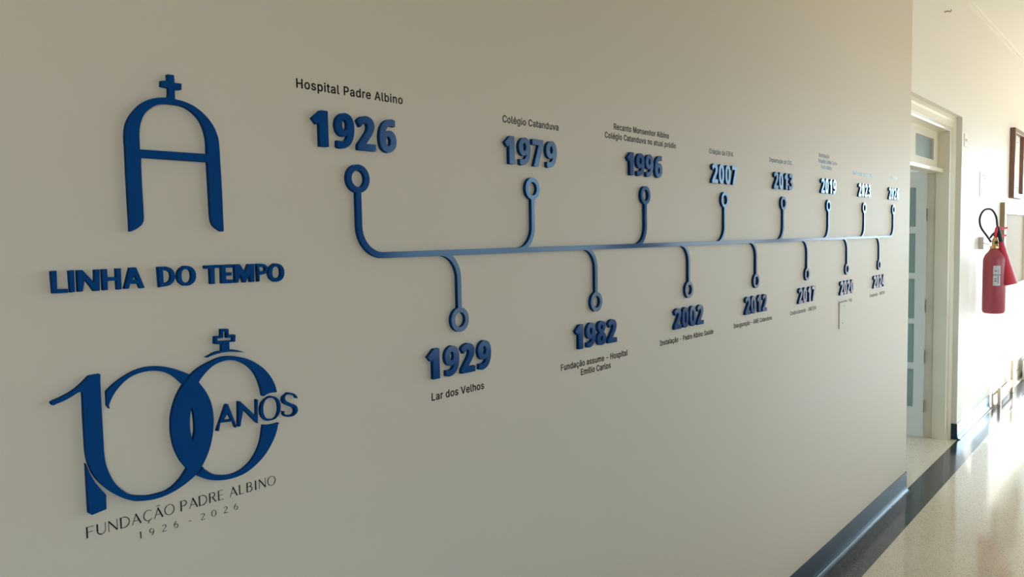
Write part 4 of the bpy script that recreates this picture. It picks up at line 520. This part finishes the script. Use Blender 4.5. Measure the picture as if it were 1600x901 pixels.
def ribbon(bm, pts, w, s, ox, t=0.0008):
    """flat strip of vinyl, t thick, along a polyline"""
    n = len(pts); L, R = [], []
    for i in range(n):
        a, b = Vector(pts[max(i-1, 0)]), Vector(pts[min(i+1, n-1)])
        d = (b-a).normalized(); q = Vector((-d.y, d.x))*w/2; p = Vector(pts[i])
        L.append(p+q); R.append(p-q)
    f = [(bm.verts.new((ox+l.x*s, -t, l.y*s)), bm.verts.new((ox+r.x*s, -t, r.y*s)), bm.verts.new((ox+r.x*s, 0, r.y*s)), bm.verts.new((ox+l.x*s, 0, l.y*s))) for l, r in zip(L, R)]
    for i in range(n-1):
        for k in range(4): bm.faces.new((f[i][k], f[i+1][k], f[i+1][(k+1) % 4], f[i][(k+1) % 4]))
    bm.faces.new(f[0]); bm.faces.new(f[-1][::-1])
def thin_text(name, chars, xs, z0, s, label, origin_x):
    bm = bmesh.new()
    for ch, x in zip(chars, xs):
        for pts, w_ in THIN[ch]: ribbon(bm, pts, w_, s, x-origin_x)
    o = from_bm(name, bm, M['navy'], None, (origin_x, 0, z0))
    return finish(o, label, 'lettering')
thin_text('tagline', 'FUNDAÇÃOPADREALBINO', [0.4040, 0.4177, 0.4335, 0.4500, 0.4665, 0.4832, 0.4990, 0.5147, 0.5395, 0.5535, 0.5690, 0.5860, 0.6010, 0.6210, 0.6375, 0.6510, 0.6665, 0.6735, 0.6895],
          1.0975, 0.0160, 'thin dark lettering reading FUNDAÇÃO PADRE ALBINO under the blue 100', 0.40)
thin_text('tagline', '1926-2026', [0.4765, 0.4905, 0.5095, 0.5275, 0.5510, 0.5705, 0.5885, 0.6090, 0.6270],
          1.0742, 0.0105, 'thin dark dates reading 1926 - 2026, lowest line under the blue 100', 0.48)

# ------------------------------------------------------------------ timeline rail
XS0, STEP, DOWN = 0.8945, 0.5069, 0.2569
Z_UP, Z_LOW, Z_BAR = 1.6227, 1.3385, 1.4806
BW, RO, RI, RAD = 0.0112, 0.0259, 0.0155, 0.055
rail = empty('timeline_rail', (XS0, 0, Z_BAR), 'long blue rail with looped branches up and down along the wall', 'wall sign')
def strip_outline(pts, w):
    n = len(pts); L, R = [], []
    for i in range(n):
        a, b = Vector(pts[max(i-1, 0)]), Vector(pts[min(i+1, n-1)])
        d = (b-a).normalized(); q = Vector((-d.y, d.x))*w/2; p = Vector(pts[i])
        L.append(tuple(p+q)); R.append(tuple(p-q))
    return L + R[::-1]
xe = XS0+7*STEP-RAD
bar = link('bar', plate_mesh('bar', [[(RAD, -BW/2), (xe-XS0, -BW/2), (xe-XS0, BW/2), (RAD, BW/2)]], 0.0090, M['blue']), M['blue'], rail)
ringme = plate_mesh('ring', [oval(0, 0, RO, RO, 2.0, 56), oval(0, 0, RI, RI, 2.0, 44)], 0.0090, M['blue'])
def branch_mesh(kind):
    if kind == 'first':
        p = [(0, Z_UP-Z_BAR-RO+0.0012), (0, RAD)] + [(RAD-RAD*math.cos(a), RAD-RAD*math.sin(a)) for a in [k*math.pi/2/12 for k in range(1, 13)]]
    else:
        s = 1 if kind == 'up' else -1
        top = (Z_UP-Z_BAR-RO+0.0012) if s > 0 else (Z_BAR-Z_LOW-RO+0.0012)
        p = [(-RAD+RAD*math.sin(a), s*(RAD-RAD*math.cos(a))) for a in [k*math.pi/2/12 for k in range(13)]] + [(0, s*top)]
    return plate_mesh('branch', [strip_outline(p, BW)], 0.0088, M['blue'])
BM = {k: branch_mesh(k) for k in ('first', 'up', 'down')}
for k in range(15):
    up = k % 2 == 0
    x = (k//2)*STEP + (0 if up else DOWN)
    br = link('branch', BM['first' if k == 0 else 'up' if up else 'down'], M['blue'], rail, (x, 0, 0))
    rg = link('ring', ringme, M['blue'], br, (0, 0, (Z_UP if up else Z_LOW)-Z_BAR))
    rg.rotation_euler.z = math.radians(random.uniform(-0.5, 0.5))

# ------------------------------------------------------------------ raised year numbers
DG = {
 '1': [smooth_outline([(.235,0,1),(.52,0,1),(.52,1,1),(.30,1,1),(.0,.76,1),(.14,.60,1),(.235,.68,1)])],
 '2': [smooth_outline([(.02,0,1),(.78,0,1),(.78,.20,1),(.37,.20,1),(.50,.33),(.65,.50),(.735,.66),(.73,.82),(.62,.95),(.42,1.01),(.22,.98),(.09,.92),(.01,.85,1),(.14,.67,1),(.24,.76),(.34,.80),(.43,.78),(.455,.69),(.42,.59),(.33,.48),(.02,.155,1)])],
 '3': [smooth_outline([(.03,.04,1),(.18,0),(.35,-.015),(.57,.03),(.72,.15),(.75,.29),(.68,.43),(.55,.50),(.50,.525,1),(.64,.59),(.71,.70),(.70,.83),(.60,.96),(.40,1.01),(.20,.97),(.06,.90,1),(.17,.71,1),(.27,.77),(.37,.79),(.44,.75),(.445,.68),(.38,.61),(.24,.59,1),(.24,.42,1),(.37,.41),(.46,.36),(.47,.28),(.40,.21),(.28,.20),(.15,.23),(.03,.28,1)])],
 '4': [smooth_outline([(.44,0,1),(.71,0,1),(.71,.20,1),(.82,.20,1),(.82,.40,1),(.71,.40,1),(.71,1,1),(.41,1,1),(.01,.39,1),(.01,.20,1),(.44,.20,1)]), smooth_outline([(.44,.40,1),(.45,.72,1),(.26,.40,1)])],
 '7': [smooth_outline([(.03,1,1),(.77,1,1),(.77,.84,1),(.42,0,1),(.11,0,1),(.45,.79,1),(.03,.79,1)])],
 '8': [smooth_outline([(.39,1.01),(.60,.97),(.71,.85),(.71,.72),(.62,.58),(.57,.52),(.70,.43),(.765,.28),(.70,.10),(.54,.005),(.39,-.01),(.23,.005),(.07,.10),(.015,.28),(.08,.43),(.21,.52),(.15,.58),(.065,.72),(.07,.85),(.18,.97)]), oval(.39,.755,.105,.10,2.1,28), oval(.39,.27,.125,.115,2.1,28)],
 '9': [smooth_outline([(.07,.02,1),(.20,-.01),(.40,.02),(.60,.13),(.73,.33),(.775,.58),(.74,.80),(.62,.95),(.42,1.01),(.22,.96),(.07,.83),(.02,.65),(.07,.47),(.20,.36),(.35,.34),(.45,.37),(.505,.42,1),(.48,.32),(.40,.235),(.27,.20),(.07,.21,1)]), oval(.385,.665,.105,.15,2.1,32)],
 '0': [oval(.39,.5,.345,.51,2.35,52), oval(.39,.5,.10,.31,2.2,40)],
}
DG['6'] = [[(.78-x, 1-y) for x, y in c] for c in DG['9']]
XSC = {'1': 1.0, '0': 0.90}
DH = 0.0627
DM = {}
for ch, cs in DG.items():
    k = XSC.get(ch, 0.87)
    cc, _, _ = centred([[(x*k*DH, y*DH) for x, y in c] for c in cs])
    DM[ch] = plate_mesh('digit', cc, 0.0090, M['blue'])
YEARS_UP = [1926, 1979, 1996, 2007, 2013, 2019, 2023, 2026]
YEARS_LOW = [1929, 1982, 2002, 2012, 2017, 2020, 2024]
SLOT = (-0.0735, -0.0265, 0.0220, 0.0735)
def year(y, x, z):
    t = empty('year_number', (x, 0, z), 'raised blue number %d %s the timeline rail' % (y, 'above' if z > 1.5 else 'below'), 'number', 'raised year numbers')
    for i, ch in enumerate(str(y)):
        dx = SLOT[i] + (-0.006 if (ch == '1' and i == 0) else 0.0)
        d = link('digit', DM[ch], M['blue'], t, (dx, -0.0002, 0))
        d.rotation_euler = (math.radians(random.uniform(-0.5, 0.5)), 0, math.radians(random.uniform(-0.6, 0.6)))
for k, y in enumerate(YEARS_UP): year(y, XS0+k*STEP, 1.7070)
for k, y in enumerate(YEARS_LOW): year(y, XS0+DOWN+k*STEP, 1.2542)

# ------------------------------------------------------------------ captions
CAP = 0.0155/0.509
def caption_contours(text, x_mid, z_base, width=None):
    adv = sum(GLYPH[c][0] for c in text)/1000*CAP
    track = 0.0 if width is None else (width-adv)/max(1, len(text)-1)
    if width is None: track = adv*0.075/max(1, len(text)-1)
    total = adv + track*(len(text)-1)
    x = x_mid - total/2; res = []
    for ch in text:
        g = GLYPH[ch]
        gl = []
        for flat in g[1:]:
            c = [(flat[i]/1000, flat[i+1]/1000) for i in range(0, len(flat), 2)]
            c = embolden(c, -0.011 if CW < 0 else 0.011)
            gl.append([(x+px*CAP, z_base+pz*CAP) for px, pz in c])
        if gl: res.append(gl)
        x += g[0]/1000*CAP + track
    return res
CW = signed_area([(GLYPH['l'][1][i], GLYPH['l'][1][i+1]) for i in range(0, len(GLYPH['l'][1]), 2)])
def caption(lines, x, label):
    cs = []
    for text, mid, z, w_ in lines: cs += caption_contours(text, mid-x, z-lines[0][2], w_)
    me = sticker_object_mesh('caption', cs, 0.0006, M['black'])
    return finish(link('caption', me, M['black'], None, (x, 0, lines[0][2])), label, 'lettering', 'captions of the timeline')
ZU, ZL = 1.7690, 1.1790
def up(k): return XS0+k*STEP
def lo(k): return XS0+DOWN+k*STEP
CAPTIONS = [
 ([('Hospital Padre Albino', 0.894, 1.7730, 0.242)], up(0), 'black caption Hospital Padre Albino above the number 1926'),
 ([('Lar dos Velhos', 1.150, 1.1775, 0.160)], lo(0), 'black caption Lar dos Velhos below the number 1929'),
 ([('Colégio Catanduva', 1.412, 1.7682, 0.208)], up(1), 'black caption Colégio Catanduva above the number 1979'),
 ([('Fundação assume - Hospital', 1.664, 1.1765, 0.309), ('Emílio Carlos', 1.664, 1.1532, 0.140)], lo(1), 'two-line black caption Fundação assume - Hospital Emílio Carlos below 1982'),
 ([('Recanto Monsenhor Albino', 1.908, 1.7948, 0.297), ('Colégio Catanduva no atual prédio', 1.908, 1.7690, 0.383)], up(2), 'two-line black caption starting Recanto Monsenhor Albino above 1996'),
 ([('Instalação - Padre Albino Saúde', 2.171, 1.1815, 0.348)], lo(2), 'black caption Instalação - Padre Albino Saúde below the number 2002'),
 ([('Criação da FIPA', 2.406, 1.7705, 0.177)], up(3), 'grey-looking caption Criação da FIPA above the number 2007'),
 ([('Inauguração - AME Catanduva', 2.666, 1.1830, 0.334)], lo(3), 'black caption Inauguração - AME Catanduva below the number 2012'),
 ([('Implantação do CDC.', 2.917, 1.7745, 0.227)], up(4), 'small faint one-line caption above the number 2013'),
 ([('Credenciamento - UNIFIPA', 3.160, 1.1825, 0.294)], lo(4), 'black caption Credenciamento - UNIFIPA below the number 2017'),
 ([('Instalação', 3.390, 1.8280, 0.130), ('Hospital Emílio Carlos', 3.440, 1.8040, None), ('Padre Albino', 3.420, 1.7800, None)], up(5), 'faint three-line caption above the number 2019'),
 ([('Credenciado - FIPA', 3.687, 1.1810, 0.194)], lo(5), 'dark caption below 2020 running over the corner of the blank cover plate'),
 ([('Implantação - Padre Albino', 3.936, 1.7765, 0.310)], up(6), 'faint one-line caption above the number 2023'),
 ([('Inauguração - UNIFIPA', 4.194, 1.1810, 0.262)], lo(6), 'faint one-line caption below the number 2024'),
 ([('100 anos', 4.465, 1.7850, 0.110)], up(7), 'short faint caption above 2026 at the end of the rail'),
]
for lines, x, label in CAPTIONS: caption(lines, x, label)

# ------------------------------------------------------------------ small fittings on the walls
pl = empty('cover_plate', (3.670, 0, 1.128), 'blank wall-coloured cover plate with two screws below the number 2020', 'cover plate')
boxes('plate', [(-0.072, 0.072, -0.0045, 0.0, -0.060, 0.060)], M['plate'], pl, bev=0.002)
for sx, sz in ((-0.010, 0.042), (-0.030, -0.036)):
    lathe('screw', [(0.0034, 0.0), (0.0034, 0.0012), (0.002, 0.0018)], M['rust'], pl, (sx, -0.0045, sz), seg=14, rot=Matrix.Rotation(math.pi/2, 4, 'X'))
hk = tube('wall_hook', [(0, 0.004, 0), (0, -0.020, -0.001), (0.004, -0.034, -0.004), (0.006, -0.036, 0.008)], [0.005, 0.005, 0.004, 0.004], M['steel'], None, (5.61, FAR, 2.898), seg=10)
finish(hk, 'small metal hook high on the cream wall above the doorway', 'hook')
# door number plate and extinguisher notice
dp = empty('number_plate', (6.335, FAR, 2.145), 'tiny white plate on the cream wall just right of the doorway', 'sign')
boxes('plate', [(-0.055, 0.055, -0.004, 0, -0.045, 0.045)], M['paper'], dp, bev=0.0012)
boxes('marking', [(-0.030, 0.034, -0.0046, -0.004, -0.006, 0.012)], M['greyink'], dp)
ns = empty('notice_sheet', (6.99, FAR, 1.860), 'white notice sheet on the wall above the fire extinguisher', 'notice')
boxes('sheet', [(-0.110, 0.110, -0.003, 0, -0.095, 0.095)], M['paper'], ns)
for b in ((-0.110, -0.106, -0.095, 0.095), (0.0, 0.05, 0.062, 0.078), (0.02, 0.07, 0.045, 0.055), (-0.06, -0.02, -0.045, -0.035), (-0.06, -0.01, -0.07, -0.058)):
    boxes('marking', [(b[0], b[1], -0.0036, -0.003, b[2], b[3])], M['greyink'], ns)

# ------------------------------------------------------------------ fire extinguisher
EX, EY, EZ = 6.80, -0.115, 0.868
R0 = 0.077
wb = empty('wall_bracket', (6.92, FAR, 1.405), 'small pale bracket plate on the wall behind the extinguisher neck', 'bracket')
boxes('plate', [(-0.030, 0.018, -0.034, 0, -0.050, 0.045)], M['white'], wb, bev=0.002)
tube('hook', [(-0.02, -0.030, 0.0), (-0.05, -0.05, -0.006), (-0.100, -0.085, -0.012)], 0.004, M['white'], wb)
ext = empty('fire_extinguisher', (EX, EY, EZ), 'red fire extinguisher with black hose hanging on the bright wall', 'fire extinguisher')
prof = [(0.030, 0.0), (R0-0.014, 0.004), (R0-0.004, 0.012), (R0, 0.030), (R0, 0.400), (R0-0.004, 0.425), (R0-0.016, 0.452), (R0-0.036, 0.475), (0.034, 0.490), (0.026, 0.498)]
cyl = lathe('cylinder', prof, M['red'], ext, seg=56)
a0 = math.radians(183); n = 12; bm = bmesh.new(); cols = []
for i in range(n+1):
    a = a0 + math.radians(36)*i/n
    cols.append([bm.verts.new(((R0+q)*math.cos(a), (R0+q)*math.sin(a), z)) for q, z in ((0.0006, 0.218), (0.0006, 0.368), (0.0001, 0.368), (0.0001, 0.218))])
for i in range(n):
    for k in range(4): bm.faces.new((cols[i][k], cols[i+1][k], cols[i+1][(k+1) % 4], cols[i][(k+1) % 4]))
bm.faces.new(cols[0]); bm.faces.new(cols[-1][::-1])
lab = from_bm('label', bm, M['labelm'], cyl)
bm = bmesh.new()
for z0, z1, s0, s1 in ((0.296, 0.301, 0.0, 1.0), (0.235, 0.290, 0.62, 0.70), (0.31, 0.345, 0.70, 0.76), (0.25, 0.256, 0.15, 0.5), (0.265, 0.271, 0.15, 0.5), (0.325, 0.331, 0.15, 0.55)):
    pr = None
    for i in range(7):
        a = a0 + math.radians(36)*(s0+(s1-s0)*i/6)
        q = [bm.verts.new(((R0+0.0010)*math.cos(a), (R0+0.0010)*math.sin(a), z)) for z in (z0, z1)]
        if pr: bm.faces.new((pr[0], q[0], q[1], pr[1]))
        pr = q
from_bm('label_print', bm, M['ink'], lab)
lathe('neck_ring', [(0.026, 0.494), (0.034, 0.497), (0.034, 0.512), (0.024, 0.516)], M['brass'], ext, seg=28)
valve = lathe('valve', [(0.018, 0.512), (0.021, 0.518), (0.021, 0.560), (0.015, 0.568), (0.013, 0.580)], M['brass'], ext, seg=24)
tube('outlet', [(0.0, 0.0, 0.540), (-0.020, -0.010, 0.540), (-0.034, -0.016, 0.545)], 0.011, M['rubber'], valve)
tube('carry_handle', [(-0.008, -0.002, 0.575), (0.020, -0.010, 0.590), (0.060, -0.030, 0.588), (0.105, -0.052, 0.592)], [0.010, 0.010, 0.009, 0.008], M['redp'], ext)
tube('lever', [(-0.012, 0.0, 0.585), (-0.004, -0.006, 0.625), (0.016, -0.012, 0.655), (0.058, -0.034, 0.645), (0.110, -0.058, 0.650)], [0.010, 0.011, 0.010, 0.009, 0.008], M['redp'], ext)
tube('safety_pin', [(0.010, -0.028, 0.600), (0.004, 0.022, 0.603)], 0.003, M['steel'], ext)
def side(a, z, d=0.0):         # a metres sideways and d metres out from the valve axis
    return (0.653*a-0.988*d, -0.757*a-0.150*d, z)
tube('hose', [side(-0.030, 0.545), side(-0.062, 0.590), side(-0.110, 0.660), side(-0.118, 0.730), side(-0.088, 0.785), side(-0.035, 0.790), side(0.002, 0.740), side(0.014, 0.670), side(0.020, 0.640)], 0.0075, M['rubber'], ext, seg=14)
tube('hose_grip', [side(0.018, 0.655), side(0.033, 0.595, 0.016), side(0.049, 0.530, 0.030)], [0.011, 0.014, 0.014], M['rubber'], ext, seg=18)
tube('grip_bar', [side(0.022, 0.630), side(-0.015, 0.605), side(-0.038, 0.575)], [0.008, 0.008, 0.007], M['rubber'], ext)
hb, ht = Vector(side(0.122, 0.225, 0.066)), Vector(side(0.046, 0.545, 0.030))
ax = (ht-hb).normalized(); rot = Vector((0, 0, 1)).rotation_difference(ax).to_matrix().to_4x4(); Lh = (ht-hb).length
lathe('horn', [(0.040, 0.004), (0.046, 0.0), (0.047, 0.006), (0.044, 0.03), (0.026, Lh*0.66), (0.019, Lh*0.92), (0.019, Lh)], M['redp'], ext, tuple(hb), seg=36, rot=rot)

# ------------------------------------------------------------------ framed picture, notice board, bench, box along the bright wall
pf = empty('picture_frame', (8.53, FAR, 2.105), 'brown wooden box frame with a white picture on the bright wall', 'picture')
W2, H2, S = 0.28, 0.315, 0.045
bm = bmesh.new()
box(bm, -W2, -W2+S, -0.042, 0, -H2, H2, 0.004); box(bm, W2-S, W2, -0.042, 0, -H2, H2, 0.004)
box(bm, -W2+S, W2-S, -0.042, 0, H2-S, H2, 0.004); box(bm, -W2+S, W2-S, -0.042, 0, -H2, -H2+S, 0.004)
fr = from_bm('frame', bm, M['wood'], pf)
boxes('print', [(-W2+S, W2-S, -0.010, -0.002, -H2+S, H2-S)], M['paper'], pf)
for q in (-0.211, 0.211): boxes('mat_line', [(-0.15, 0.15, -0.0112, -0.0102, q-0.004, q+0.004)], M['greyink'], pf)
nb = empty('notice_board', (8.52, FAR, 1.345), 'wide white framed board with a beige panel behind the fire extinguisher', 'board')
bw, bh = 0.69, 0.395
bm = bmesh.new()
box(bm, -bw, bw, -0.034, 0, bh-0.10, bh, 0.003); box(bm, -bw, bw, -0.034, 0, -bh, -bh+0.05, 0.003)
box(bm, -bw, -bw+0.09, -0.034, 0, -bh+0.05, bh-0.10, 0.003); box(bm, bw-0.09, bw, -0.034, 0, -bh+0.05, bh-0.10, 0.003)
from_bm('frame', bm, M['white'], nb)
boxes('panel', [(-bw+0.09, bw-0.09, -0.012, 0, -bh+0.05, bh-0.10)], M['cork'], nb)
boxes('side_stile', [(-bw-0.012, -bw, -0.036, 0, -bh, bh)], M['cork'], nb)
bn = empty('low_rack', (8.05, FAR, 0), 'low pale rack with two upright ends against the foot of the bright wall', 'rack')
boxes('upright', [(-0.40, -0.35, -0.060, -0.036, 0.0012, 0.150)], M['sunlit_base'], bn, bev=0.003)
boxes('upright', [(0.27, 0.33, -0.060, -0.036, 0.0012, 0.300)], M['sunlit_base'], bn, bev=0.003)
boxes('rail', [(-0.36, 0.30, -0.055, -0.037, 0.055, 0.120)], M['pale_wood'], bn, bev=0.003)
bx = empty('storage_box', (9.35, -0.10, 0), 'pale box with a grey rim standing on the floor at the frame edge', 'box')
boxes('body', [(-0.28, 0.28, -0.09, 0.07, 0.0012, 0.20)], M['white'], bx, bev=0.004)
boxes('rim', [(-0.29, 0.29, -0.10, 0.08, 0.20, 0.225)], M['greyink'], bx, bev=0.004)
